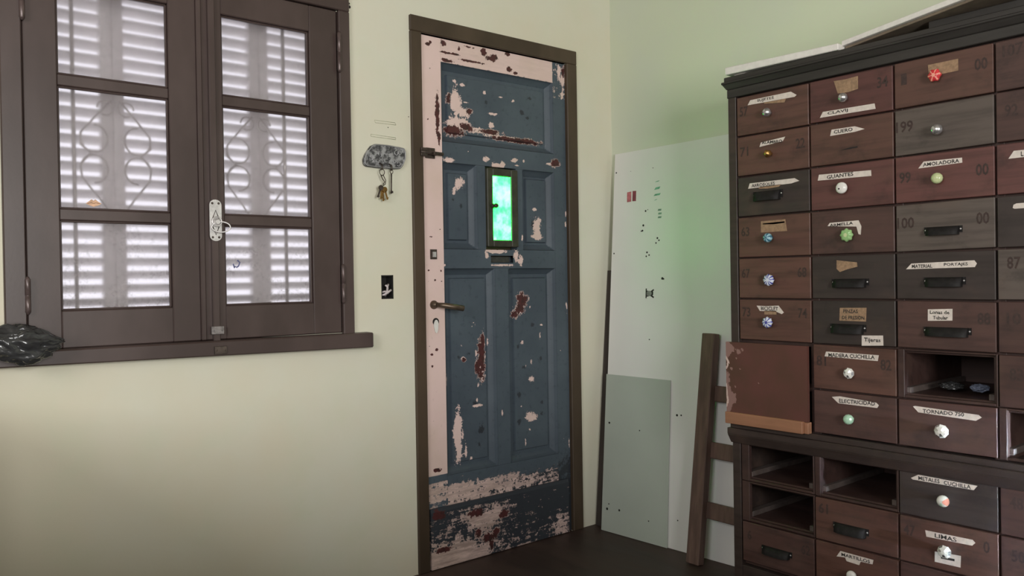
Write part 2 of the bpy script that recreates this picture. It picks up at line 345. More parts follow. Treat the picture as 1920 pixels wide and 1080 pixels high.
# wrought iron grille between the glass and the shutters
mb = MB(); yg = .075
def poly(c, rx, rz, a0, a1, n=14): return [(c[0] + rx * math.cos(R(a0 + (a1 - a0) * i / n)), yg, c[1] + rz * math.sin(R(a0 + (a1 - a0) * i / n))) for i in range(n + 1)]
for x in (-2.222, -1.563): mb.tube([(x, yg, .94), (x, yg, 2.07)], .006, 6)
for xc, sgn in ((-2.105, 1), (-1.665, -1)):
    for s_ in (1, -1):
        cxx = xc + s_ * .062
        mb.tube(poly((cxx, 1.560), .038, .042, 90, 90 + s_ * 290), .0032, 5)
        mb.tube(poly((cxx, 1.468), .038, .042, -90, -90 - s_ * 290), .0032, 5)
        mb.tube([(xc + s_ * .012, yg, 1.68), (xc + s_ * .05, yg, 1.635), (xc + s_ * .098, yg, 1.575), (xc + s_ * .10, yg, 1.54), (xc + s_ * .07, yg, 1.515)], .0032, 5)
        mb.tube([(xc + s_ * .07, yg, 1.515), (xc + s_ * .10, yg, 1.48), (xc + s_ * .096, yg, 1.44), (xc + s_ * .05, yg, 1.38), (xc + s_ * .01, yg, 1.32)], .0032, 5)
    mb.tube(poly((xc + .03, 1.655), .022, .022, 0, 300), .003, 5); mb.tube(poly((xc - .03, 1.655), .022, .022, 180, -120), .003, 5)
tag(mb.build('iron_grille', M['grille'], win), 'pale scrolled ironwork behind the frosted panes')
# four louvred shutter leaves hinged outside
for (x0, x1) in ((-2.44, -2.1035), (-2.1025, -1.878), (-1.870, -1.6335), (-1.6325, -1.33)):
    mb = MB(); ya, yb = .118, .150; st = .033
    mb.box(x0, x0 + st, ya, yb, .93, 2.10); mb.box(x1 - st, x1, ya, yb, .93, 2.10); mb.box(x0, x1, ya, yb, .93, 1.045); mb.box(x0, x1, ya, yb, 2.02, 2.10)
    sh = mb.build('louvred_shutter', M['shutter'], win, .002)
    sl = None; k = 0; z = 1.062
    while z < 2.02:
        if sl is None:
            m2 = MB(); m2.hexa([(x0 + st, .119, .010), (x1 - st, .119, .010), (x1 - st, .149, -.010), (x0 + st, .149, -.010), (x0 + st, .119, .015), (x1 - st, .119, .015), (x1 - st, .149, -.005), (x0 + st, .149, -.005)])
            sl = m2.build('slat', M['shutter'], sh); o = sl
        else:
            o = sl.copy(); COL.objects.link(o)
        o.location = (0, 0, z); z += .0415

# ------------------------------------------------------------------ door
door = thing('door_1', (-.665, 0, 0), 'worn dark blue panelled door with pink left stile in a brown frame', 'door', None, 'structure')
DF = M['dframe']
MB().box(-1.092, -1.043, -.012, .12, 0, 2.062).build('frame_jamb', DF, door, .003)
MB().box(-.287, -.227, -.012, .12, 0, 2.062).build('frame_jamb', DF, door, .003)
MB().box(-1.092, -.227, -.012, .12, 2.062, 2.122).build('frame_head', DF, door, .003)
MB().box(-1.04, -.287, .05, .12, 0, 2.06).build('door_stop', DF, door)
W='w';RR='r';D='d';K='k';P='p';B='b'
CH=[(-.866,1.823,.0259,.0549,W),(-.847,1.736,.0679,.0275,W),(-.825,1.786,.0343,.0192,W),(-.801,1.795,.0186,.0128,RR),(-.899,1.833,.0102,.021,RR),(-.87,1.907,.0104,.0063,W),(-.831,1.897,.0158,.0085,W),(-.814,1.829,.0159,.0043,W),(-.719,1.881,.0082,.0087,W),(-.636,1.874,.0142,.0044,W),(-.57,1.867,.0116,.0089,W),(-.475,1.888,.015,.0068,D),(-.521,1.822,.0148,.0113,D),(-.679,1.799,.0251,.0066,W),(-.492,1.803,.0149,.0068,D),(-.711,1.842,.011,.0109,D),(-.686,1.752,.0195,.0153,W),(-.683,1.757,.0111,.0109,D),(-.749,1.723,.0814,.0108,W),(-.695,1.723,.061,.0109,RR),(-.874,1.71,.0491,.0211,RR),(-.816,1.731,.037,.0149,RR),(-.625,1.708,.1138,.0066,W),(-.524,1.702,.1064,.0113,RR),(-.611,1.703,.0858,.0089,RR),
(-.735,1.606,.0218,.013,W),(-.684,1.584,.0278,.0109,W),(-.647,1.591,.0169,.0176,W),(-.581,1.614,.0232,.0089,W),(-.57,1.593,.0145,.0045,W),(-.532,1.614,.0088,.009,W),(-.917,1.587,.0254,.0105,W),(-.349,1.619,.0283,.0163,RR),(-.387,1.614,.0186,.0046,W),(-.821,1.629,.0053,.0043,W),
(-.855,1.501,.0235,.0254,W),(-.879,1.468,.0103,.0253,W),(-.885,1.436,.0077,.0084,D),(-.846,1.411,.0105,.0127,D),(-.461,1.415,.0151,.0091,W),(-.448,1.34,.0243,.0412,W),(-.469,1.351,.0121,.0342,D),(-.446,1.296,.0335,.0137,W),
(-.691,1.232,.0667,.0087,W),(-.735,1.214,.0137,.0238,W),(-.581,1.209,.0174,.0312,W),(-.558,1.193,.0175,.0269,W),(-.656,1.175,.062,.0044,W),(-.547,1.287,.0059,.0135,W),(-.948,1.175,.0101,.0062,W),
(-.795,.935,.0134,.015,W),(-.795,.935,.0083,.0096,B),(-.758,.797,.019,.0864,RR),(-.748,.866,.0082,.0389,RR),(-.777,.76,.0135,.0387,RR),(-.785,.808,.0054,.0387,W),(-.776,.691,.0081,.0129,W),(-.751,.723,.0054,.0173,W),(-.848,.798,.0183,.0127,W),(-.846,.795,.0105,.0085,RR),(-.872,.808,.0104,.0106,D),(-.819,.819,.0132,.0085,D),(-.794,.617,.0214,.0172,D),(-.786,.606,.0268,.0064,W),(-.783,.627,.0054,.0129,W),(-.855,.855,.0052,.0064,W),(-.718,.864,.0041,.0305,W),(-.881,.494,.0207,.1139,P),(-.857,.501,.0078,.053,W),(-.843,.435,.0079,.0531,W),(-.817,.395,.008,.0171,W),(-.761,.51,.0217,.0302,D),(-.776,.447,.0108,.0129,D),(-.927,.72,.0051,.0334,W),
(-.538,1.029,.0294,.0315,RR),(-.55,.993,.0264,.0269,RR),(-.577,.967,.0145,.0179,RR),(-.511,1.033,.0149,.0136,W),(-.511,1.033,.0084,.0089,B),(-.494,.998,.006,.0113,W),(-.481,.92,.015,.0114,D),(-.432,.916,.0122,.0069,W),(-.439,.87,.0061,.0344,W),(-.539,.847,.0177,.0135,W),(-.545,.851,.0118,.009,D),(-.49,.766,.009,.0159,W),(-.438,.774,.0092,.0183,D),(-.535,.745,.0177,.0135,D),(-.523,.749,.0059,.0135,W),(-.492,.687,.021,.0159,W),(-.495,.689,.012,.0091,D),(-.561,.63,.0146,.0224,D),(-.436,.583,.0122,.0115,D),(-.495,.528,.03,.0204,W),(-.501,.533,.0209,.0136,D),(-.437,.535,.0122,.0183,D),(-.564,.512,.0146,.0224,D),(-.53,.419,.0059,.0225,W),(-.505,.473,.006,.0068,W),(-.563,.832,.0117,.0134,D),(-.55,.575,.0059,.0067,W),(-.669,.564,.0056,.0176,W),
(-.293,1.403,.0048,.0235,W),(-.296,1.356,.0048,.0235,W),(-.297,.991,.0065,.033,W),(-.296,.389,.0039,.0707,W),(-.327,.414,.0064,.007,W),(-.338,.802,.0048,.0047,W),(-.322,2.02,.0127,.0467,W),(-.298,1.989,.016,.047,W),(-.297,2.024,.0096,.0235,RR),(-.304,1.929,.0064,.0234,W),
(-.702,2.017,.0359,.0109,K),(-.68,2.028,.0223,.0131,K),(-.933,2.043,.0126,.0146,K),(-.857,2.033,.0078,.0085,K),(-1.005,2.026,.0123,.0062,K),(-.993,2.037,.0074,.0062,K),(-.605,1.989,.0172,.0111,K),(-.568,1.979,.0116,.0067,K),(-.612,2.054,.0171,.0089,K),(-.735,2.04,.0136,.0173,K),(-.809,2.047,.0318,.0043,K),(-.901,2.007,.0511,.0042,K),(-.797,1.992,.0666,.0053,K),(-.914,1.977,.0305,.0084,K),(-.966,1.758,.01,.0911,K),(-.961,1.676,.0075,.0311,K),(-1.018,1.155,.0049,.0041,K),(-.961,1.153,.005,.0041,K),(-1.019,1.114,.0037,.0031,K),(-.99,1.118,.0062,.0052,K),(-.96,1.111,.0038,.0031,K),(-1.022,.862,.0037,.0041,K),(-1.01,.83,.0074,.0051,K),(-.988,.847,.0074,.0062,K),(-1.009,.785,.0049,.0041,K),(-.963,1.314,.005,.0041,K),(-1.008,1.284,.0123,.0031,K),(-.997,1.935,.0049,.0031,K),(-1.011,1.737,.0037,.0031,K),(-.997,.381,.0247,.0082,K),
(-.814,.184,.0425,.0192,RR),(-.68,.154,.028,.0175,RR),(-.756,.073,.0435,.0173,RR),(-.746,.039,.0109,.0238,RR),(-.815,.101,.0159,.0171,RR),(-.72,.09,.0193,.0152,RR),(-1.001,.21,.0346,.0206,K),(-.979,.071,.0399,.0103,K)]
def sst(x, a, b):
    q = min(1, max(0, (x - a) / (b - a))); return q * q * (3 - 2 * q)
def wear(x, z, part):
    wv = rv = dv = st = 0.0
    if part == 'left_stile' and z > .36: wv = 1.5
    if part == 'top_rail': wv = 1.5 - 1.0 * sst(.02 - (z - 1.972), 0, .03); st = .10
    if part == 'right_stile':
        wv = .36 if z > 1.9 else 0; dv = .75 * sst(.5 - z, 0, .3)
    if part == 'bottom_rail':
        q = (x + 1.04) / .75
        wv = .80 - .42 * q - 1.1 * sst(z, .305 - .02 * q, .345); st = .5
        dv = .95 * (1 - sst(z, .25, .345))
        if z < .235: wv -= .3
    if part == 'left_stile' and z <= .36:
        wv = .62 if z < .335 else .15; st = .4
        if z < .255: wv = .35
    if part == 'kick':
        q = (x + 1.035) / .72
        wv = .34 - .26 * q + .18 * sst(.16 - z, 0, .16); st = .62
        wv += .55 * math.exp(-(((x + .93) / .16) ** 2 + ((z - .03) / .05) ** 2)) + .6 * math.exp(-(((x + .77) / .12) ** 2 + ((z - .165) / .045) ** 2)) + .5 * math.exp(-(((x + .36) / .06) ** 2 + ((z - .05) / .05) ** 2))
        if z > .215: wv -= .35
        dv = 1.0
        rv = .38 * math.exp(-(((x + 1.0) / .07) ** 2 + ((z - .16) / .05) ** 2))
    for (cx_, cz_, rx, rz, k) in CH:
        e = math.hypot((x - cx_) / rx, (z - cz_) / rz)
        if e > 2.2: continue
        v = ((.84 if z < 1.17 else .94) if rx < .022 and k in 'wd' else 1.05) - .6 * e
        if k in 'wp': wv = max(wv, v)
        elif k == 'r': rv = max(rv, v); wv = max(wv, min(v + .07, 1) if part != 'left_stile' else wv)
        elif k == 'd': dv = max(dv, v)
        elif k == 'k': rv = max(rv, v)
        elif k == 'b' and v > .5: wv = 0
    return wv, rv, dv, st
def lines(a, b, extra=(), step=.0048):
    pts = sorted({a, b, *[e for e in extra if a < e < b]}); out = [pts[0]]
    for p, q in zip(pts, pts[1:]):
        n = max(1, round((q - p) / step)); out += [p + (q - p) * (i + 1) / n for i in range(n)]
    return out
def relief(name, x0, x1, z0, z1, yf, part, hole=None, brx=(), brz=(), back=.045, step=.0048, mat='door', wearf=wear, coord=None, parent=None):
    """front face as a fine height field with the wear attribute, plus sides"""
    xs = lines(x0, x1, brx, step); zs = lines(z0, z1, brz, step); nx, nz = len(xs), len(zs)
    co = coord or (lambda x, y, z: (x, y, z))
    v = []; at = []
    for z in zs:
        for x in xs:
            v.append(co(x, yf(x, z), z)); at += [float(q) for q in wearf(x, z, part)]
    f = []
    for j in range(nz - 1):
        for i in range(nx - 1):
            if hole and hole[0] < (xs[i] + xs[i+1]) / 2 < hole[1] and hole[2] < (zs[j] + zs[j+1]) / 2 < hole[3]: continue
            f.append((j * nx + i, j * nx + i + 1, (j + 1) * nx + i + 1, (j + 1) * nx + i))
    ring = [i for i in range(nx)] + [j * nx + nx - 1 for j in range(1, nz)] + [(nz - 1) * nx + i for i in range(nx - 2, -1, -1)] + [j * nx for j in range(nz - 2, 0, -1)]
    n0 = len(v); idx = {}
    for q, r_ in enumerate(ring):
        i, j = r_ % nx, r_ // nx; v.append(co(xs[i], back, zs[j])); at += at[4 * r_:4 * r_ + 4]
    k = len(ring)
    for q in range(k): f.append((ring[(q + 1) % k], ring[q], n0 + q, n0 + (q + 1) % k))
    f.append(tuple(n0 + q for q in range(k)))
    me = bpy.data.meshes.new(name); me.from_pydata(v, [], f); me.materials.append(M[mat])
    a = me.attributes.new('wear', 'FLOAT_COLOR', 'POINT'); a.data.foreach_set('color', at); me.update()
    return link(name, me, parent or door)
Y0 = .004
flat = lambda x, z: Y0
g = .0006
tag(relief('stile', -1.040, -.947, .004, 2.058, flat, 'left_stile'), 'left stile of the door stripped to pink primer')
relief('stile', -.360, -.289, .004, 2.058, flat, 'right_stile')
tag(relief('top_rail', -.947 + g, -.360 - g, 1.968, 2.058, flat, 'top_rail'), 'top rail of the door stripped to pink primer')
relief('rail', -.947 + g, -.360 - g, 1.578, 1.658, flat, 'rail')
relief('lock_rail', -.947 + g, -.360 - g, 1.162, 1.238, flat, 'lock', (-.715, -.597, 1.187, 1.212), (-.715, -.597), (1.187, 1.212))
tag(relief('bottom_rail', -.947 + g, -.360 - g, .004, .352, flat, 'bottom_rail'), 'bottom rail with dark paint scraped down to pink')
relief('muntin', -.779, -.738, 1.238 + g, 1.578 - g, flat, 'm'); relief('muntin', -.575, -.541, 1.238 + g, 1.578 - g, flat, 'm')
relief('muntin', -.694, -.626, .352 + g, 1.162 - g, flat, 'm')
def panel(x0, x1, z0, z1, fm):
    """sunk panel: sloped moulding, flat recess, raised field at margin fm"""
    mo, dep, fl = .024, .030, .011
    def yf(x, z):
        d = min(x - x0, x1 - x, z - z0, z1 - z)
        if d < mo: return Y0 + dep * (d / mo) ** .7
        if d < fm: return Y0 + dep
        return Y0 + dep - fl * min(1, (d - fm) / .004)
    br = lambda a, b: (a + mo * .3, a + mo, a + fm, a + fm + .004, b - mo * .3, b - mo, b - fm, b - fm - .004)
    relief('panel', x0, x1, z0, z1, yf, 'panel', None, br(x0, x1), br(z0, z1))
panel(-.946, -.361, 1.659, 1.967, .038); panel(-.946, -.780, 1.239, 1.577, .035); panel(-.540, -.361, 1.239, 1.577, .032)
panel(-.946, -.695, .353, 1.161, .036); panel(-.625, -.361, .353, 1.161, .038)
tag(relief('kick_board', -1.036, -.314, .004, .236, lambda x, z: -.010 + .004 * max(0, (z - .222) / .014), 'kick', None, (), (.222,), .003), 'scraped kick board, pink and dark red showing through')
mb = MB(); mb.box(-.715, -.597, .03, .034, 1.187, 1.212); mb.box(-.715, -.597, .004, .034, 1.185, 1.187); mb.box(-.715, -.597, .004, .034, 1.212, 1.214)
tag(mb.build('mail_slot', simple('slot_grey', lin(70, 70, 64), .6), door), 'narrow mail slot ringed with bare pink paint')
# spy window: frame with a lit green pane and a turn button
mb = MB(); a0, a1, b0, b1 = -.737, -.576, 1.250, 1.570; c0, c1, d0, d1 = -.708, -.612, 1.278, 1.539
mb.box(a0, c0, -.010, .04, b0, b1); mb.box(c1, a1, -.010, .04, b0, b1); mb.box(c0, c1, -.010, .04, b0, d0); mb.box(c0, c1, -.010, .04, d1, b1)
fr = mb.build('spy_window', simple('dark_green_brown_paint', lin(60, 60, 48), .5), door, .003)
MB().box(c0 - .003, c1 + .003, -.004, .0, d0 - .003, d1 + .003).build('green_glass_pane', M['green_pane'], fr)
mb = MB(); mb.lathe((-.712, -.010, 1.415), (0, -1, 0), [(.010, 0), (.010, .006), (.005, .010), (.005, .018), (.010, .022), (.008, .028)], 12); mb.box(-.725, -.701, -.018, -.012, 1.409, 1.421)
mb.build('turn_button', M['iron'], fr)
# slide bolt, lever, lock cylinder, keyhole cover
mb = MB(); mb.box(-1.058, -1.030, -.020, -.012, 1.590, 1.622); mb.box(-1.026, -.985, -.004, Y0, 1.586, 1.626); mb.tube([(-1.06, -.016, 1.606), (-.955, -.014, 1.604)], .007, 8); mb.tube([(-1.005, -.014, 1.606), (-1.005, -.040, 1.598)], [.006, .008], 8)
tag(mb.build('slide_bolt', M['iron'], door, .001), 'rusty iron slide bolt across the door edge')
mb = MB(); mb.lathe((-.999, Y0, 1.022), (0, -1, 0), [(.017, 0), (.017, .005), (.011, .010), (.010, .028)], 14); mb.tube([(-.999, -.024, 1.022), (-.985, -.046, 1.020), (-.945, -.058, 1.013), (-.905, -.060, 1.006)], [.009, .0105, .0115, .012], 10)
tag(mb.build('lever_handle', simple('tarnished_bronze', lin(112, 98, 84), .4, .7), door), 'tarnished bronze lever handle')
mb = MB(); mb.lathe((-.997, Y0, 1.216), (0, -1, 0), [(.013, 0), (.012, .006)], 4); mb.box(-1.011, -.983, -.002, Y0, 1.198, 1.236); mb.box(-1.004, -.990, -.008, -.002, 1.206, 1.226, 1)
mb.build('lock_cylinder', [M['iron'], M['steel']], door)
mb = MB(); mb.lathe((-.990, Y0 - .0005, .956), (0, -1, 0), [(.015, 0), (.014, .001)], 14); kh = mb.build('keyhole', M['void'], door)
mb = MB(); mb.prism([(-.991 + .011 * math.cos(q) * (1 if math.sin(q) > 0 else .8) , .001, .938 + .026 * math.sin(q)) for q in [2 * math.pi * k / 16 for k in range(16)]], (0, -.003, 0)); mb.build('keyhole_cover', M['porc'], kh)

# ------------------------------------------------------------------ things leaning on the right wall
bu, bv, bn = Vector((.0606, -.99816, 0)), Vector((.0997, .0061, .995)), Vector((-.9932, -.0603, .0999))
B0 = Vector((-.178, -.079, .001))
def bp(u, v, o=0.0):                      # slightly warped board: foot askew to the wall, top edge flat against it
    k = v / 1.69
    return Vector((-.178 + .0606 * u, -.079 - .998 * u, .001)).lerp(Vector((-.016, -.036 - .998 * u, 1.681)), k) + bn * o
def slab_on_board(name, u0, u1, v0, v1, o0, o1, mat, parent=None, bev=.001):
    mb = MB(); n = 10; uu = [u0 + (u1 - u0) * i / n for i in range(n + 1)]; vv = [v0 + (v1 - v0) * i / n for i in range(n + 1)]
    for o in (o0, o1): mb.v += [tuple(bp(u, v, o)) for v in vv for u in uu]
    N = (n + 1) ** 2; ix = lambda i, j, l: l * N + j * (n + 1) + i
    for j in range(n):
        for i in range(n):
            mb.face((ix(i, j, 1), ix(i+1, j, 1), ix(i+1, j+1, 1), ix(i, j+1, 1))); mb.face((ix(i, j+1, 0), ix(i+1, j+1, 0), ix(i+1, j, 0), ix(i, j, 0)))
    for i in range(n):
        mb.face((ix(i, 0, 0), ix(i+1, 0, 0), ix(i+1, 0, 1), ix(i, 0, 1))); mb.face((ix(i, n, 1), ix(i+1, n, 1), ix(i+1, n, 0), ix(i, n, 0)))
        mb.face((ix(0, i, 1), ix(0, i+1, 1), ix(0, i+1, 0), ix(0, i, 0))); mb.face((ix(n, i, 0), ix(n, i+1, 0), ix(n, i+1, 1), ix(n, i, 1)))
    return mb.build(name, M[mat], parent)
board = thing('white_board', bp(.3, 0), 'tall white painted board leaning on the wall between door and cabinet', 'board')
slab_on_board('panel', 0, .70, 0, 1.69, -.012, 0, 'board', board)
def mark(name, quads, mat, lab=None):
    mb = MB()
    for q in quads: mb.prism([bp(u, v, .0002) for u, v in q], bn * .0004)
    o = mb.build(name, mat, board)
    if lab: tag(o, lab)
    return o
mark('colour_swatch', [[(.083, 1.461), (.108, 1.462), (.107, 1.508), (.082, 1.506)]], simple('faded_red', lin(186, 104, 112), .5), 'faded pinkish red paint swatch')
mark('colour_swatch', [[(.115, 1.463), (.136, 1.462), (.136, 1.508), (.115, 1.509)]], simple('wine_red', lin(140, 66, 78), .5), 'wine red paint swatch')
gr = []
for (u, v, w_, h_) in ((.256, 1.538, .026, .006), (.257, 1.508, .034, .012), (.257, 1.480, .040, .010), (.25, 1.458, .018, .006)):
    gr.append([(u - w_ / 2, v - h_ / 2), (u + w_ / 2 - .006, v - h_ / 2 + .002), (u + w_ / 2, v + h_ / 2), (u - w_ / 2 + .008, v + h_ / 2 - .002)])
gm = simple('green_smear', lin(110, 166, 140), .5)
for q in gr: mark('paint_smear', [q], gm)
gr = [[(u - .010, v - .004), (u + .008, v - .004), (u + .010, v + .004), (u - .008, v + .004)] for u, v in ((.273, 1.412), (.275, 1.396), (.274, 1.380))]
gm = simple('grey_smear', lin(122, 150, 134), .5)
for q in gr: mark('paint_smear', [q], gm)
mb = MB()
for (u, v, r) in ((.002, 1.603, .005), (.014, 1.232, .005), (.194, 1.413, .006), (.206, 1.418, .003), (.183, 1.35, .007), (.179, 1.327, .006), (.172, 1.325, .004), (.264, 1.29, .006), (.257, 1.269, .005), (.273, 1.28, .005), (.208, 1.23, .006), (.22, 1.218, .005), (.204, 1.213, .005), (.296, 1.115, .008), (.303, 1.113, .005), (.233, .852, .004), (.387, .546, .007), (.408, .548, .005), (.40, .12, .004), (.10, 1.60, .002), (.23, 1.60, .003)):
    if u < .004: u = .012
    r *= .75
    mb.prism([bp(u + r * math.cos(2 * math.pi * k / 7), v + r * math.sin(2 * math.pi * k / 7), .0002) for k in range(7)], bn * .0006)
tag(mb.build('nail_hole', M['void'], board), kind='stuff')
# small printed emblem: bracket with a turtle-like body
mb = MB()
for q in ([(.206, 1.030), (.212, 1.030), (.212, 1.072), (.206, 1.072)], [(.210, 1.064), (.232, 1.060), (.250, 1.070), (.252, 1.064), (.238, 1.054), (.212, 1.058)], [(.210, 1.036), (.232, 1.040), (.250, 1.030), (.253, 1.036), (.238, 1.046), (.212, 1.042)], [(.236, 1.040), (.248, 1.044), (.248, 1.058), (.236, 1.062)]):
    mb.prism([bp(u, v, .0002) for u, v in q], bn * .0005, 0)
mb.prism([bp(.225 + .015 * math.cos(q), 1.051 + .012 * math.sin(q), .0003) for q in [2 * math.pi * k / 10 for k in range(10)]], bn * .0005, 1)
tag(mb.build('printed_emblem', [M['ink'], simple('emblem_grey', lin(130, 132, 128), .6)], board), 'small black emblem printed on the board')
sheet = slab_on_board('grey_sheet', .001, .356, 0, .687, .006, .010, 'sheet', None, .0006)
tag(sheet, 'low grey-green rigid sheet leaning on the foot of the white board', 'sheet')
mb = MB()
for (u, v, r) in ((.028, .473, .005), (.031, .097, .006), (.04, .12, .003), (.10, .104, .005), (.20, .46, .003), (.26, .09, .003)):
    mb.prism([bp(u + r * math.cos(2 * math.pi * k / 7), v + r * math.sin(2 * math.pi * k / 7), .0102) for k in range(7)], bn * .0006)
tag(mb.build('nail_hole', M['void'], sheet), kind='stuff')
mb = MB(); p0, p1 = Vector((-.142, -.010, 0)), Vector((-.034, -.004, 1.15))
mb.hexa([p0 + Vector(q) for q in ((-.010, -.05, 0), (.010, -.05, 0), (.010, 0, 0), (-.010, 0, 0))] + [p1 + Vector(q) for q in ((-.010, -.05, 0), (.010, -.05, 0), (.010, 0, 0), (-.010, 0, 0))])  # narrow dark strip behind the left edge of the board
tag(mb.build('dark_corner_strip', M['corner_strip'], None, .001), 'dark narrow strip standing in the corner behind the white board', 'corner_strip')
# ladder
lad = thing('wooden_ladder', (-.23, -.72, 0), 'short dark wooden ladder leaning between white board and cabinet', 'ladder')
lv = Vector((.115, -.005, .885)).normalized(); ln = Vector((-lv.z, 0, lv.x)).normalized()
def lp(y, s, o): return Vector((-.222, -.597, .002)) + Vector((0, y, 0)) + lv * s + ln * o
def lbox(name, y0, y1, s0, s1, o0, o1, bev=.003):
    mb = MB(); mb.hexa([lp(y0, s0, o0), lp(y1, s0, o0), lp(y1, s0, o1), lp(y0, s0, o1), lp(y0, s1, o0), lp(y1, s1, o0), lp(y1, s1, o1), lp(y0, s1, o1)]); return mb.build(name, M['ladder'], lad, bev)
lbox('side_rail', 0, -.060, 0, .893, -.010, .028); lbox('side_rail', -.235, -.297, 0, .893, -.010, .028)
for s in (.210, .441, .660): lbox('rung', -.012, -.275, s - .031, s + .031, -.022, -.002)

# ------------------------------------------------------------------ the drawer cabinet
XF = -.410                                   # front plane; the room is towards -x, the columns run along -y
cab = thing('drawer_cabinet', (-.2, -1.5, 0), 'big dark wooden workshop cabinet of many labelled small drawers', 'cabinet')
CB = [-.971, -1.2405, -1.5055, -1.771, -2.0365]; CE = -2.070
RB = [1.716, 1.582, 1.447, 1.311, 1.173, 1.036, .897, .755, .617]
LB = [.548, .420, .284, .146]
WD = lin(66, 47, 43)
def part(name, mb, mat='wood', color=WD, bev=.0015): return mb.build(name, M[mat], cab, bev, color)
DK = lin(60, 49, 45)
part('side_panel', MB().box(XF, -.004, -.938, -.969, .0, 1.72), color=DK); part('side_panel', MB().box(XF, -.004, CE, CE + .031, .0, 1.72), color=DK)
part('back_panel', MB().box(-.012, -.004, -.969, CE + .031, .08, 1.72))
for y in CB[1:-1]: part('divider', MB().box(XF + .018, -.012, y - .016, y + .016, .10, 1.72))
zr = [1.716] + RB[1:-1] + LB[1:]
for z in zr: part('shelf_rail', MB().box(XF + .019, -.012, -.969, CE + .031, z - .013, z + .013))
# flush frame round the empty holes
part('waist_moulding', MB().hexa([(XF - .004, -.934, .545), (-.010, -.934, .545), (-.010, CE - .004, .545), (XF - .004, CE - .004, .545), (XF - .016, -.928, .575), (-.010, -.928, .575), (-.010, CE - .01, .575), (XF - .016, CE - .01, .575)]).box(XF - .016, -.010, -.928, CE - .01, .575, .596).box(XF - .006, -.010, -.934, CE - .004, .596, .614), color=DK)
part('plinth', MB().box(XF + .004, -.010, -.936, CE, 0, .130), color=DK)
mb = MB(); mb.box(XF - .003, -.004, -.936, CE - .003, 1.719, 1.748)
mb.hexa([(XF - .004, -.935, 1.748), (-.004, -.935, 1.748), (-.004, CE - .003, 1.748), (XF - .004, CE - .003, 1.748), (XF - .015, -.924, 1.766), (-.004, -.924, 1.766), (-.004, CE - .014, 1.766), (XF - .015, CE - .014, 1.766)])
mb.box(XF - .017, -.004, -.922, CE - .016, 1.766, 1.774); mb.box(XF - .010, -.004, -.929, CE - .009, 1.774, 1.790)
part('cornice', mb, 'dark_wood', bev=.002)
# lettering as flat print -------------------------------------------------------
_txt = {}
def text_mesh(s):
    if s not in _txt:
        cu = bpy.data.curves.new('t', 'FONT'); cu.body = s; cu.resolution_u = 2; cu.offset = .022
        o = bpy.data.objects.new('t', cu); COL.objects.link(o); me = o.to_mesh()
        vs = [v.co.copy() for v in me.vertices]; fs = [tuple(p.vertices) for p in me.polygons]
        o.to_mesh_clear(); bpy.data.objects.remove(o); bpy.data.curves.remove(cu)
        xs = [v.x for v in vs]; ys = [v.y for v in vs]; x0, x1, y0, y1 = min(xs), max(xs), min(ys), max(ys)
        _txt[s] = ([((v.x - x0) / (x1 - x0) - .5, (v.y - y0) / (y1 - y0) - .5) for v in vs], fs)
    return _txt[s]
def put_text(mb, s, yc, zc, wd, ht, x, mat, slope=0.0, rnd=None):
    vs, fs = text_mesh(s); n = len(mb.v)
    for (a, b) in vs:
        dz = rnd.uniform(-.0006, .0006) if rnd else 0
        mb.v.append((x, yc - a * wd, zc + b * ht + a * wd * slope + dz))
    for f in fs: mb.face([n + i for i in f], mat)
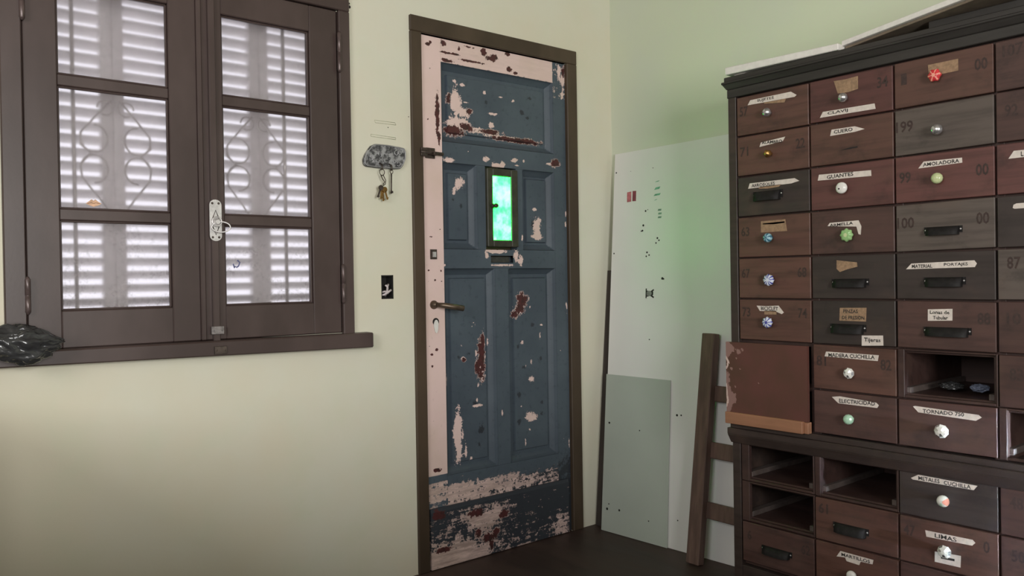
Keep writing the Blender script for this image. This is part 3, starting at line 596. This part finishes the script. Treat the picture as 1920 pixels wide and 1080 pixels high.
def knob(parent, y, z, kind, r):
    c = (XF - .002, y, z); ax = (-1, 0, 0); mb = MB(); ball = [(r * .45, -.004), (r * .45, .004), (r * .55, .008), (r * .95, .013), (r, .018), (r * .9, .024), (r * .6, .028), (r * .2, .030)]
    disc = [(r * .4, -.004), (r * .4, .008), (r * .9, .010), (r, .014), (r * .97, .019), (r * .8, .022), (r * .3, .0235)]
    lab = None
    if kind == 'silver': mb.lathe(c, ax, ball, 18); o = mb.build('knob', M['silver'], parent); lab = 'silvery round knob'
    elif kind == 'facet':
        mb.lathe(c, ax, ball[:5] + [(r * .75, .024), (r * .3, .027)], 9, 0, 0, 0, lambda k, i: 1 if (k * 2 + i) % 3 == 0 else 0, False); o = mb.build('knob', [M['porc'], M['silver']], parent); lab = 'glassy white faceted knob'
    elif kind == 'brass': mb.lathe(c, ax, ball, 14, 0, 5, .12); o = mb.build('knob', M['brass'], parent); lab = 'old brass knob'
    elif kind == 'white':
        mb.lathe(c, ax, disc, 20); mb.lathe((XF - .0255, y + r * .25, z - r * .15), ax, [(r * .16, 0), (r * .12, .001)], 8, 1); o = mb.build('knob', [M['porc'], M['void']], parent); lab = 'white porcelain disc knob'
    elif kind in ('mint', 'lime'):
        mb.lathe(c, ax, ball, 12, 0, 0, 0, None, kind == 'lime'); o = mb.build('knob', M[kind], parent); lab = 'pale %s green round knob' % ('mint' if kind == 'mint' else 'yellowish')
    elif kind == 'green':
        mb.lathe(c, ax, disc, 32, 0, 8, .10, lambda k, i: 1 if i > 5 else 0); o = mb.build('knob', [M['green'], M['lime']], parent); lab = 'green flower-shaped knob'
    elif kind == 'red':
        mb.lathe(c, ax, disc, 24, 0, 6, .10, lambda k, i: 1 if (k % 4 == 0 and i > 3) or i > 5 else 0); o = mb.build('knob', [M['red'], M['redlite']], parent); lab = 'red flower-shaped knob'
    elif kind == 'teal':
        mb.lathe(c, ax, ball, 24, 0, 0, 0, lambda k, i: 1 if (k // 2) % 2 and i > 2 else 0); o = mb.build('knob', [M['teal'], M['tealite']], parent); lab = 'blue-green striped knob'
    elif kind == 'navy':
        mb.lathe(c, ax, disc, 24, 0, 8, .08, lambda k, i: 1 if (k * 7 + i * 5) % 5 < 3 else 0); o = mb.build('knob', [M['navy'], M['whiteblue']], parent); lab = 'blue and white patterned knob'
    elif kind == 'star':
        mb.lathe(c, ax, disc, 24, 0, 8, .10, lambda k, i: 1 if k % 3 else 0); o = mb.build('knob', [M['navy'], M['whiteblue']], parent); lab = 'blue and white star-striped knob'
    elif kind == 'tri':
        mb.lathe(c, ax, ball, 18, 0, 0, 0, lambda k, i: 1 if 6 < k < 11 and i > 2 else (2 if 2 < k < 5 and i > 2 else 0)); o = mb.build('knob', [M['porc'], M['redlite'], M['mint']], parent); lab = 'white knob with red and green patches'
    tag(o, lab)
def bin_pull(parent, y0, y1, z0, z1, screws=True):
    yc, zc, wd, h = (y0 + y1) / 2, (z0 + z1) / 2, abs(y1 - y0), abs(z1 - z0)
    mb = MB(); n = 8; dep = .022; rows = []
    for j in range(7):
        a = -1 + 2 * j / 6; sc_ = (1 - abs(a) ** 6 * .35); rows.append(len(mb.v))
        for i in range(n + 1):
            th = math.pi / 2 * i / n
            mb.v.append((XF - .001 - dep * math.sin(th) * sc_, yc - a * wd / 2, zc + h / 2 - h * (1 - math.cos(th))))
    for j in range(6):
        for i in range(n): mb.face((rows[j] + i, rows[j] + i + 1, rows[j+1] + i + 1, rows[j+1] + i), 0, True)
    for r_ in (rows[0], rows[6]):
        c = len(mb.v); mb.v.append((XF - .001, mb.v[r_][1], zc - h / 2)); mb.face([r_ + i for i in range(n + 1)] + [c])
    for s_ in (-1, 1): mb.box(XF - .003, XF, yc + s_ * wd / 2 - .001, yc + s_ * (wd / 2 + .008), zc - h * .25, zc + h * .5)
    if screws:
        for s_ in (-1, 1): mb.lathe((XF - .003, yc + s_ * (wd / 2 + .004), zc + h * .12), (-1, 0, 0), [(.003, 0), (.0016, .0012)], 7, 1)
    tag(mb.build('bin_pull', [M['black'], M['steel']], parent), 'black metal bin pull')
TONE = {'b': lin(92, 64, 55), 'r': lin(96, 61, 57), 'd': lin(59, 50, 47), 'g': lin(90, 80, 74), 'm': lin(79, 56, 51)}
def drawer(y0, y1, z0, z1, tone, lab, strips=(), kn=None, pull=None, cards=(), nums=(), seed=0):
    rn = random.Random(seed); prout = rn.uniform(0, .004)
    g_ = .0030; mb = MB()
    tz = rn.uniform(-.0012, .0012)
    mb.hexa([(XF, y0 - g_, z0 + g_ + tz), (XF + .017, y0 - g_, z0 + g_ + tz), (XF + .017, y1 + g_, z0 + g_ - tz), (XF, y1 + g_, z0 + g_ - tz), (XF, y0 - g_, z1 - g_ + tz), (XF + .017, y0 - g_, z1 - g_ + tz), (XF + .017, y1 + g_, z1 - g_ - tz), (XF, y1 + g_, z1 - g_ - tz)])
    ya, yb = y0 - .020, y1 + .020
    for q in ((ya, ya - .008), (yb, yb + .008)): mb.box(XF + .017, -.03, q[0], q[1], z0 + .020, z1 - .022)
    mb.box(XF + .017, -.03, ya, yb, z0 + .018, z0 + .022); mb.box(-.036, -.03, ya, yb, z0 + .02, z1 - .022)
    jit = rn.uniform(.88, 1.12); c = TONE[tone]
    d = mb.build('drawer', M['wood'], cab, .0015, (c[0] * jit, c[1] * jit, c[2] * jit, 1)); tag(d, lab)
    for (poly_, mat, words_) in strips:
        m2 = MB(); m2.prism([(XF - .0004, y, z) for y, z in poly_], (-.0007, 0, 0), 0)
        for (s, yc, zc, wd, ht, slope) in words_: put_text(m2, s, yc, zc, wd, ht, XF - .0014, 1, slope, rn)
        m2.build('paper_label', [M[mat], M['ink']], d)
    if nums:
        for (s, yc, zc) in nums:
            m2 = MB(); put_text(m2, s, yc, zc, .016 * len(s), .032, XF - .0006, 0); m2.build('stencilled_number', M['stencil'], d)
    if kn: knob(d, *kn)
    if pull: bin_pull(d, *pull)
    return d
c0, c1, c2, c3 = [(CB[i], CB[i+1]) for i in range(4)]
def cell(col, row): y = (c0, c1, c2, c3)[col]; return (y[0], y[1], RB[row + 1], RB[row])
def low(col, row): y = (c0, c1, c2, c3)[col]; return (y[0], y[1], LB[row + 1], LB[row])
def nn(col, z, a=None, b=None):
    y = (c0, c1, c2, c3)[col]; o = []
    if a: o.append((a, y[0] - .030, z))
    if b: o.append((b, y[1] + .032, z))
    return o
Pp, Tt = 'paper', 'tan'
drawer(*cell(0, 0), 'b', 'top left drawer with paper strip and silvery knob', [([(-1.017, 1.683), (-1.0275, 1.698), (-1.178, 1.698), (-1.198, 1.684), (-1.191, 1.679)], Pp, [('SUJETES', -1.085, 1.690, .062, .011, 0)]), ([(-1.08, 1.677), (-1.08, 1.681), (-1.16, 1.679), (-1.155, 1.668)], Tt, [])], (-1.101, 1.643, 'silver', .0145), nums=nn(0, 1.665, '57'), seed=1)
drawer(*cell(1, 0), 'r', 'top drawer with blank tan tag above a silvery knob', [([(-1.3236, 1.702), (-1.362, 1.700), (-1.4004, 1.7022), (-1.400, 1.664), (-1.37, 1.660), (-1.336, 1.662)], Tt, []), ([(-1.2765, 1.598), (-1.2865, 1.6147), (-1.4496, 1.6118), (-1.4526, 1.5956)], Pp, [('CLAVIJ', -1.335, 1.606, .066, .011, 0)])], (-1.362, 1.643, 'silver', .014), nums=nn(1, 1.67, None, '34'), seed=2)
drawer(*cell(2, 0), 'b', 'top drawer with a red flower knob over a framed card', [([(-1.6024, 1.691), (-1.682, 1.691), (-1.682, 1.659), (-1.605, 1.658)], Tt, [])], (-1.627, 1.655, 'red', .017), nums=nn(2, 1.665, '1', '00'), seed=3)
drawer(*cell(3, 0), 'm', 'top right drawer stencilled 107 at the picture edge', nums=[('107', -1.815, 1.685)], seed=4)
drawer(*cell(0, 1), 'b', 'drawer with short paper strip and old brass knob', [([(-1.0604, 1.538), (-1.066, 1.5517), (-1.1555, 1.558), (-1.147, 1.545)], Pp, [('ALAMBRO', -1.107, 1.548, .076, .010, -.07)])], (-1.1026, 1.5095, 'brass', .012), nums=nn(0, 1.53, '71', '22'), seed=5)
o_scar = drawer(*cell(1, 1), 'b', 'drawer labelled CUERO with a dark slit instead of a knob', [([(-1.3095, 1.537), (-1.3144, 1.5557), (-1.3886, 1.5546), (-1.419, 1.542), (-1.39, 1.538)], Pp, [('CUERO', -1.352, 1.547, .060, .011, 0)])], seed=6)
mb = MB(); mb.prism([(XF - .0006, -1.343, 1.489), (XF - .0006, -1.372, 1.4935), (XF - .0006, -1.396, 1.4945), (XF - .0006, -1.396, 1.4905), (XF - .0006, -1.372, 1.489)], (-.0008, 0, 0)); mb.build('slot_scar', M['void'], o_scar)
o = drawer(*cell(2, 1), 'g', 'greyish drawer with a plain silvery knob and no label', kn=(-1.6312, 1.506, 'silver', .0155), nums=nn(2, 1.53, '199'), seed=7)
drawer(*cell(3, 1), 'm', 'plain dark drawer at the picture edge, second from top', nums=[('92', -1.81, 1.53)], seed=8)
drawer(*cell(0, 2), 'd', 'blackish drawer with paper strip and bin pull', [([(-1.0145, 1.4046), (-1.021, 1.4218), (-1.187, 1.4216), (-1.2036, 1.4114), (-1.175, 1.406)], Pp, [('AEROSOLES', -1.072, 1.413, .088, .011, 0)]), ([(-1.055, 1.401), (-1.06, 1.407), (-1.14, 1.407), (-1.13, 1.400), (-1.09, 1.398)], Tt, [])], pull=(-1.043, -1.136, 1.359, 1.391), seed=9)
drawer(*cell(1, 2), 'r', 'drawer labelled GUANTES with white porcelain knob', [([(-1.2666, 1.405), (-1.271, 1.423), (-1.4367, 1.418), (-1.4373, 1.401)], Pp, [('GUANTES', -1.340, 1.413, .085, .012, .02)])], (-1.3534, 1.373, 'white', .0175), seed=10)
drawer(*cell(2, 2), 'r', 'reddish drawer with pale yellow-green knob under a paper strip', [([(-1.5728, 1.4068), (-1.5877, 1.4245), (-1.689, 1.4227), (-1.6895, 1.409)], Pp, [('AMOLADORA', -1.634, 1.4155, .096, .010, 0)])], (-1.631, 1.372, 'lime', .0155), nums=nn(2, 1.385, '99', '00'), seed=11)
drawer(*cell(3, 2), 'r', 'drawer at the picture edge with a slant-cut paper strip', [([(-1.802, 1.405), (-1.815, 1.424), (-1.92, 1.422), (-1.92, 1.405)], Pp, [('L', -1.8345, 1.414, .006, .012, 0)])], seed=12)
drawer(*cell(0, 3), 'b', 'drawer with a blue-green knob under a torn tan tag', [([(-1.062, 1.2926), (-1.152, 1.2934), (-1.158, 1.2553), (-1.0614, 1.2557)], Tt, []), ([(-1.068, 1.282), (-1.07, 1.285), (-1.15, 1.287), (-1.149, 1.282), (-1.11, 1.280)], Pp, [])], (-1.099, 1.236, 'teal', .0155), nums=nn(0, 1.262, '63'), seed=13)
drawer(*cell(1, 3), 'm', 'drawer with green flower knob and torn label', [([(-1.2974, 1.262), (-1.3046, 1.2714), (-1.3965, 1.2733), (-1.405, 1.255), (-1.4025, 1.230), (-1.396, 1.232), (-1.3896, 1.255)], Pp, [('ARMELLA', -1.342, 1.265, .075, .009, .04)])], (-1.3676, 1.2303, 'green', .019), seed=14)
drawer(*cell(2, 3), 'g', 'greyish drawer stencilled 100 with a bin pull', pull=(-1.596, -1.680, 1.216, 1.240), nums=nn(2, 1.256, '100', '00'), seed=15)
drawer(*cell(3, 3), 'd', 'dark drawer at the picture edge with a round-ended strip', [([(-1.811, 1.277), (-1.813, 1.285), (-1.82, 1.288), (-1.93, 1.288), (-1.93, 1.274), (-1.815, 1.2745)], Pp, [])], seed=16)
drawer(*cell(0, 4), 'b', 'drawer stencilled 67 and 68 with blue and white knob', kn=(-1.099, 1.0984, 'navy', .0185), nums=nn(0, 1.122, '67', '68'), seed=17)
drawer(*cell(1, 4), 'd', 'blackish drawer with tan paper remnant above bin pull', [([(-1.3256, 1.156), (-1.39, 1.148), (-1.3914, 1.135), (-1.36, 1.128), (-1.3355, 1.120), (-1.325, 1.13)], Tt, [])], pull=(-1.318, -1.418, 1.073, 1.099), seed=18)
drawer(*cell(2, 4), 'd', 'blackish drawer with the longest paper strip above bin pull', [([(-1.5352, 1.124), (-1.5504, 1.140), (-1.717, 1.1443), (-1.7234, 1.1356), (-1.718, 1.126)], Pp, [('MATERIAL', -1.580, 1.132, .056, .010, 0), ('PORTAJES', -1.670, 1.134, .062, .010, 0)])], pull=(-1.593, -1.687, 1.074, 1.1), seed=19)
drawer(*cell(3, 4), 'g', 'drawer at the picture edge stencilled 87', nums=[('87', -1.812, 1.135)], seed=20)
drawer(*cell(0, 5), 'b', 'drawer stencilled 73 and 74 with star-striped knob', [([(-1.0413, 1.0139), (-1.0778, 1.0126), (-1.1233, 1.015), (-1.1424, .9928), (-1.1346, .9875), (-1.1132, .9957), (-1.0533, .9964)], Pp, [('BICICLET', -1.090, 1.005, .064, .012, 0)]), ([(-1.07, .998), (-1.07, .985), (-1.115, .986), (-1.115, .998)], Tt, [])], (-1.092, .960, 'star', .0175), nums=nn(0, .992, '73', '74'), seed=21)
drawer(*cell(1, 5), 'd', 'drawer labelled PINZAS DE PRESION with a second white Tijeras card', [([(-1.334, 1.011), (-1.4177, 1.0125), (-1.4156, .9713), (-1.3318, .972)], Tt, [('PINZAS', -1.368, 1.001, .046, .011, 0), ('DE PRESION', -1.376, .982, .070, .011, 0)]), ([(-1.402, .9295), (-1.4665, .932), (-1.467, .9026), (-1.4015, .899)], Pp, [('Tijeras', -1.434, .916, .050, .016, 0)])], pull=(-1.311, -1.408, .934, .962), seed=22)
drawer(*cell(2, 5), 'm', 'drawer labelled Lonas de Tubular on white card above bin pull', [([(-1.5945, 1.0107), (-1.66, 1.0133), (-1.6594, .981), (-1.594, .9786)], Pp, [('Lonas de', -1.626, 1.003, .052, .010, 0), ('Tubular', -1.628, .988, .040, .010, 0)])], pull=(-1.591, -1.700, .937, .962), nums=nn(2, .988, None, '88'), seed=23)
drawer(*cell(3, 5), 'm', 'drawer at the picture edge stencilled 101', nums=[('101', -1.818, .990)], seed=24)
drawer(*cell(1, 6), 'b', 'drawer stencilled 81 and 82 with silvery glass knob', [([(-1.282, .860), (-1.287, .8752), (-1.453, .8737), (-1.4496, .8562)], Pp, [('MADERA CUCHILLA', -1.368, .866, .146, .012, .01)])], (-1.3688, .8155, 'facet', .017), nums=nn(1, .846, '81', '82'), seed=25)
drawer(*cell(3, 6), 'm', 'drawer at the picture edge stencilled 83 above an open hole', nums=[('83', -1.815, .845)], seed=26)
drawer(*cell(1, 7), 'm', 'drawer labelled ELECTRICIDAD with mint green knob', [([(-1.304, .7365), (-1.3304, .7408), (-1.4433, .7332), (-1.4512, .7262), (-1.4463, .7178), (-1.325, .719)], Pp, [('ELECTRICIDAD', -1.384, .7285, .112, .012, .02)])], (-1.367, .6767, 'mint', .0155), seed=27)
drawer(*cell(2, 7), 'm', 'drawer labelled TORNADO 750 with big glassy knob', [([(-1.55, .734), (-1.556, .736), (-1.7232, .730), (-1.731, .7237), (-1.7163, .7133), (-1.565, .7188)], Pp, [('TORNADO 750', -1.632, .7255, .110, .011, .02)])], (-1.6345, .6767, 'facet', .0195), seed=28)
drawer(*low(2, 0), 'd', 'drawer labelled METALES CUCHILLA with white and red knob', [([(-1.5416, .5287), (-1.5627, .5415), (-1.7185, .5386), (-1.709, .5253), (-1.5476, .5252)], Pp, [('METALES', -1.592, .533, .058, .011, 0), ('CUCHILLA', -1.667, .532, .070, .011, 0)])], (-1.637, .4844, 'tri', .0165), seed=29)
drawer(*low(3, 0), 'm', 'low drawer at the picture edge stencilled 48', nums=[('48', -1.812, .510)], seed=30)
drawer(*low(1, 1), 'b', 'drawer with bin pull just below an open hole', pull=(-1.312, -1.408, .325, .352), nums=nn(1, .385, '61'), seed=31)
drawer(*low(2, 1), 'b', 'drawer labelled LIMAS with white card behind its knob', [([(-1.58, .388), (-1.705, .390), (-1.7115, .3833), (-1.7034, .374), (-1.583, .3704)], Pp, [('LIMAS', -1.635, .380, .058, .012, 0)]), ([(-1.6056, .334), (-1.6745, .339), (-1.673, .3067), (-1.605, .3054)], Pp, [('-', -1.640, .322, .036, .006, .05)])], (-1.6384, .345, 'facet', .0185), nums=nn(2, .378, '47', '0'), seed=32)
drawer(*low(3, 1), 'm', 'lower drawer at the picture edge with a small number', nums=[('50', -1.815, .372)], seed=33)
drawer(*low(0, 2), 'm', 'lowest visible left drawer with worn bin pull', pull=(-1.057, -1.152, .195, .219), nums=nn(0, .24, '6', '62'), seed=34)
drawer(*low(1, 2), 'b', 'drawer labelled MARTILLOS with white knob', [([(-1.313, .2465), (-1.3257, .266), (-1.4293, .2647), (-1.426, .2512), (-1.39, .25), (-1.385, .238), (-1.345, .240), (-1.3407, .25)], Pp, [('MARTILLOS', -1.374, .257, .090, .010, 0)])], (-1.369, .2057, 'white', .015), seed=35)
drawer(*low(2, 2), 'm', 'drawer below the LIMAS drawer', seed=36)
drawer(*low(3, 2), 'm', 'lowest drawer at the picture edge', seed=37)
# frames of the holes whose drawers are missing, with the runners inside
def hole(col, z0, z1):
    y0, y1 = (c0, c1, c2, c3)[col]
    a, b = y0 - (.030 if col == 0 else .020), y1 + .006
    part('hole_frame', MB().box(XF + .0025, XF + .019, y0 - .001, a, z0 + .001, z1 - .001).box(XF + .0025, XF + .019, b, y1 + .001, z0 + .001, z1 - .001).box(XF + .0025, XF + .019, a, b, z1 - .006, z1 - .001).box(XF + .0025, XF + .019, a, b, z0 + .001, z0 + .009))
    part('drawer_runner', MB().box(XF + .02, -.02, y0 - .002, y0 - .030, z0 + .013, z0 + .030), color=lin(92, 82, 78)); part('drawer_runner', MB().box(XF + .02, -.02, y1 + .002, y1 + .030, z0 + .013, z0 + .030), color=lin(92, 82, 78))
hole(2, RB[7], RB[6]); hole(3, RB[8], RB[7]); hole(0, LB[1], LB[0]); hole(1, LB[1], LB[0]); hole(0, LB[2], LB[1])
# red-brown panel with its bare wooden ledge, standing proud over the two lowest upper left holes
PX = XF - .024
def pwear(x, z, part_):
    q = max(0, 1 - math.hypot((x - .922) / -.065, (z - .735) / .16)) ; wv = 0; rv = 0
    wv = .62 * math.exp(-((x + .935) / .02) ** 2) * (.5 + .6 * abs(math.sin(z * 31))) * (1 if z < .9 else 0) + .75 * math.exp(-(((x + .955) / .025) ** 2 + ((z - .70) / .03) ** 2)) + .5 * math.exp(-(((x + .985) / .05) ** 2 + ((z - .865) / .012) ** 2)) + .6 * math.exp(-(((x + .935) / .02) ** 2 + ((z - .87) / .02) ** 2))
    for (a, b, c_, d_) in ((-.930, .840, -.944, .822), (-.944, .822, -.934, .800), (-.932, .745, -.938, .690), (-.938, .69, -.932, .672)):
        tt = max(0, min(1, ((x - a) * (c_ - a) + (z - b) * (d_ - b)) / ((c_ - a) ** 2 + (d_ - b) ** 2))); dd = math.hypot(x - a - tt * (c_ - a), z - b - tt * (d_ - b)); rv = max(rv, 1.1 - dd / .006)
    for (a, b, r_) in ((-.962, .862, .006), (-.985, .858, .009), (-1.0, .866, .005), (-.975, .835, .004), (-.99, .80, .004), (-1.02, .845, .003), (-.955, .80, .006), (-.968, .74, .004), (-1.06, .76, .003)): wv = max(wv, 1.0 - .55 * math.hypot(x - a, z - b) / r_)
    return wv, rv, 0, 0
tag(relief('front_panel', -1.236, -.933, .652, .890, lambda x, z: 0, 'p', None, (), (), .012, .006, 'redpanel', pwear, lambda x, y, z: (PX + y * 1.0, x, z), cab), 'chipped red-brown board covering the left end of two rows')
mb = MB(); mb.box(PX - .010, XF - .001, -1.222, -.933, .614, .653); mb.box(PX + .002, XF - .001, -1.236, -1.222, .614, .650)
tag(part('ledge_strip', mb, 'ledge'), 'bare orange-brown ledge strip under the red-brown board')
part('panel_batten', MB().box(XF + .018, XF - .013, -1.20, -.985, .64, .87))
# odds and ends left in the open hole
def crumple(name, c, s, mat, seed, sub=3, amp=.35, f=9.0):
    bm = bmesh.new(); bmesh.ops.create_icosphere(bm, subdivisions=sub, radius=1)
    for v in bm.verts:
        n = mnoise.noise(v.co * f * .25 + Vector((seed, 0, 0))) + .5 * mnoise.noise(v.co * f * .6 + Vector((0, seed, 0)))
        k = 1 + amp * n; v.co = Vector((v.co.x * s[0] * k, v.co.y * s[1] * k, v.co.z * s[2] * k)) + Vector(c)
    me = bpy.data.meshes.new(name); bm.to_mesh(me); bm.free(); me.materials.append(M[mat])
    return link(name, me)
tag(crumple('crumpled_bag', (-.30, -1.685, .788), (.022, .024, .010), 'paleblue', 3, 4), 'small bluish white crumpled bag inside the open hole', 'bag')
tag(crumple('crumpled_bag', (-.30, -1.61, .788), (.03, .03, .010), 'film', 8, 4), 'small grey crumpled bag inside the open hole', 'bag')
# boards lying on top of the cabinet
mb = MB(); mb.hexa([(XF - .012, -.936, 1.7985), (-.08, -.936, 1.7985), (-.08, -1.345, 1.791), (XF - .012, -1.345, 1.791), (XF - .012, -.936, 1.8235), (-.08, -.936, 1.8235), (-.08, -1.345, 1.811), (XF - .012, -1.345, 1.811)]); mb.box(XF + .01, -.1, -.955, -1.0, 1.7902, 1.797)
tag(mb.build('foam_slab', M['styro'], None, .002), 'white foam slab on the left end of the cabinet top', 'slab')
def rot_slab(z0, z1, d, name, mat):
    a = Vector((-.40, -1.344, 0)); e = Vector((-.15, -.99, 0)).normalized(); q = Vector((e.y, -e.x, 0)) * -1
    q = Vector((.99, -.15, 0)); p = [a + e * d[0] + q * d[1], a + e * d[2] + q * d[1], a + e * d[2] + q * d[3], a + e * d[0] + q * d[3]]
    up = lambda v: .006 + .075 * max(0, -1.35 - v.y)
    mb = MB(); mb.hexa([(v.x, v.y, z0 + up(v)) for v in p] + [(v.x, v.y, z1 + up(v)) for v in p]); return mb.build(name, M[mat], None, .0015)
tag(MB().box(-.40, -.10, -1.60, -2.0, 1.7905, 1.814).build('gap_block', M['dark_wood'], None, .002), 'dark plank added to fill the dark gap under the askew slab on the cabinet top', 'block')  # added dark filler so the gap under the slab reads dark
tag(rot_slab(1.7915, 1.799, (.004, .012, .66, .30), 'cardboard_sheet', 'cardboard'), 'brown cardboard packing under the right hand white slab on the cabinet', 'cardboard')
tag(rot_slab(1.7995, 1.815, (0, 0, .70, .32), 'foam_slab', 'styro'), 'white slab lying askew on cardboard at the right of the cabinet top', 'slab')

# added unseen chest before the viewer and a cupboard at the left, shading the lower wall
fw2 = Vector((.632, .775, 0)); rt2 = Vector((.775, -.632, 0)); cc = Vector((-2.748, -2.619, 0))
def tb(name, r0, r1, d0, d1, z0, z1):
    p = [cc + rt2 * a + fw2 * b for a, b in ((r0, d0), (r1, d0), (r1, d1), (r0, d1))]
    mb = MB(); mb.hexa([(q.x, q.y, z0) for q in p] + [(q.x, q.y, z1) for q in p]); return mb.build(name, M['ladder'], tab, .003)
tab = thing('viewer_shade_block', cc + fw2 * .45, 'added unseen chest standing in front of the viewer', 'shade_blocker')
tb('shade_block_top', -1.35, 1.30, .10, .82, .745, .775)
tb('shade_block_body', -1.33, 1.28, .13, .79, 0, .7445)
tab = thing('side_shade_block', (-3.1, -.6, 0), 'added unseen cupboard left of the window outside the picture', 'side_blocker')
MB().box(-3.6, -2.60, -1.0, -.25, .0, .83).build('side_block_body', M['ladder'], tab, .003); MB().box(-3.62, -2.59, -1.01, -.24, .8305, .86).build('side_block_top', M['ladder'], tab, .003)

# ------------------------------------------------------------------ small things
bm = bmesh.new(); bmesh.ops.create_icosphere(bm, subdivisions=5, radius=1)
for v in bm.verts:
    c = v.co.copy(); n = 0
    for f_, a_ in ((1.3, .30), (2.7, .26), (5.5, .06)): n += a_ * (1 - 2.6 * abs(mnoise.noise(c * f_ + Vector((3.1, 7.7, 1.3)))))   # sharp creases
    k = .80 + .5 * n; x, y, z = c.x * k, c.y * k, c.z * k
    z = z * (1.0 - .45 * max(0, x)) ; p = Vector((-2.385 + x * .098, -.098 + y * .047, .957 + z * .056 + .018 * max(0, -x)))
    if p.z < .9395 and p.y > -.048: p.z = .9395
    if p.z < .9395: p.y = min(p.y, -.0475)
    v.co = p
me = bpy.data.meshes.new('plastic_bag'); bm.to_mesh(me); bm.free(); me.materials.append(M['film']); bag = link('plastic_bag', me)
me.polygons.foreach_set('use_smooth', [True] * len(me.polygons))
tag(bag, 'crinkled dark plastic bag on the left end of the window sill', 'bag')
mb = MB(); mb.lathe((-2.56, -.080, .938), (0, 0, 1), [(.060, 0), (.066, .02), (.064, .045), (.05, .066), (.02, .076)], 22)
mb.tube([(-2.545, -.135, .99), (-2.52, -.135, .992), (-2.50, -.115, .985), (-2.495, -.10, .975)], .003, 6, 1)
o = mb.build('black_tin', [M['jet'], M['steel']]); tag(o, 'glossy black round tin behind the plastic bag on the sill', 'tin')
# key plaque on the wall
out = [(-1.302, 1.556), (-1.296, 1.572), (-1.283, 1.592), (-1.270, 1.608), (-1.252, 1.617), (-1.20, 1.618), (-1.150, 1.615), (-1.128, 1.612), (-1.122, 1.600), (-1.123, 1.572), (-1.134, 1.548), (-1.146, 1.534), (-1.18, 1.530), (-1.25, 1.530), (-1.292, 1.532), (-1.301, 1.540)]
pl = thing('key_plaque', (-1.21, 0, 1.53), 'grey etched metal key plaque screwed to the wall by the door', 'key rack')
MB().prism([(x, -.001, z) for x, z in out], (0, -.014, 0)).build('plate', M['pewter'], pl, .003)
mb = MB(); mb.tube([(x, -.0155, z) for x, z in [(-1.212 + (x + 1.212) * .95, 1.574 + (z - 1.574) * .92) for x, z in out]], .0022, 5, closed=True)
rr = random.Random(4)
for k in range(9):
    cx_, cz_, r_ = rr.uniform(-1.28, -1.14), rr.uniform(1.548, 1.60), rr.uniform(.006, .013); a0 = rr.uniform(0, 6)
    mb.tube([(cx_ + r_ * (1 - .08 * i) * math.cos(a0 + i * .7), -.0155, cz_ + r_ * (1 - .08 * i) * math.sin(a0 + i * .7)) for i in range(9)], .0018, 5)
mb.build('etched_scroll', simple('bright_pewter', lin(168, 168, 170), .4, .4), pl)
for x in (-1.236, -1.196):
    mb = MB(); mb.tube([(x, -.012, 1.548), (x, -.030, 1.540), (x, -.034, 1.528), (x, -.028, 1.522)], .0028, 6); mb.build('hook', M['iron'], pl)
kb = thing('key_bunch', (-1.236, -.03, 1.53), 'bunch of brass keys hanging from the left hook of the plaque', 'keys')
mb = MB(); mb.tube([(-1.236 + .010 * math.cos(q), -.030, 1.513 + .012 * math.sin(q)) for q in [2 * math.pi * k / 14 for k in range(14)]], .0016, 5, closed=True)
mb.tube([(-1.242, -.031, 1.503), (-1.236, -.032, 1.488), (-1.226, -.031, 1.478), (-1.234, -.032, 1.468)], .0020, 5); mb.tube([(-1.232, -.030, 1.503), (-1.222, -.031, 1.484), (-1.224, -.031, 1.470), (-1.236, -.032, 1.462)], .0018, 5)
mb.build('key_ring', M['iron'], kb)
for (x, z, a, m_, y) in ((-1.238, 1.452, 8, 'brass', -.030), (-1.228, 1.450, -16, 'brass', -.033), (-1.246, 1.455, 22, 'iron', -.036), (-1.234, 1.446, -4, 'brass', -.027)):
    mb = MB(); ca, sa = math.cos(R(a)), math.sin(R(a))
    T_ = lambda px, pz: (x + px * ca + pz * sa, y, z + pz * ca - px * sa)
    mb.prism([T_(.010 * math.cos(q), .010 * math.sin(q)) for q in [2 * math.pi * k / 12 for k in range(12)]], (0, -.0022, 0))
    mb.prism([T_(-.003, -.008), T_(.003, -.008), T_(.003, -.030), T_(.006, -.030), T_(.006, -.034), T_(.003, -.034), T_(.003, -.038), T_(-.003, -.038)], (0, -.0022, 0))
    mb.build('key', M[m_], kb)
kk = thing('hanging_key', (-1.196, -.03, 1.53), 'single long grey key hanging from the right hook of the plaque', 'key')
mb = MB(); mb.tube([(-1.196 + .006 * math.cos(q), -.030, 1.518 + .008 * math.sin(q)) for q in [2 * math.pi * k / 12 for k in range(12)]], .0014, 5, closed=True); mb.build('bow', M['iron'], kk)
mb = MB(); mb.tube([(-1.197, -.030, 1.511), (-1.198, -.030, 1.46), (-1.199, -.030, 1.437)], .0026, 6); mb.box(-1.199, -1.191, -.031, -.029, 1.439, 1.447); mb.build('shaft', M['iron'], kk)
# loose wiring stuffed in the switch box
mb = MB()
for pts in ([(-1.226, .02, 1.064), (-1.216, .004, 1.066), (-1.200, .0, 1.076), (-1.188, .004, 1.082), (-1.184, .02, 1.080)], [(-1.208, .012, 1.062), (-1.206, .002, 1.074), (-1.203, .002, 1.090), (-1.200, .010, 1.100)], [(-1.196, .008, 1.104), (-1.204, .002, 1.094), (-1.210, .004, 1.102)], [(-1.224, .018, 1.074), (-1.212, .004, 1.078), (-1.20, .004, 1.070)]): mb.tube(pts, .0042, 6)
tag(mb.build('loose_wiring', simple('white_tape', lin(206, 196, 196), .6)), 'white taped wire ends in the open switch box', 'wires')
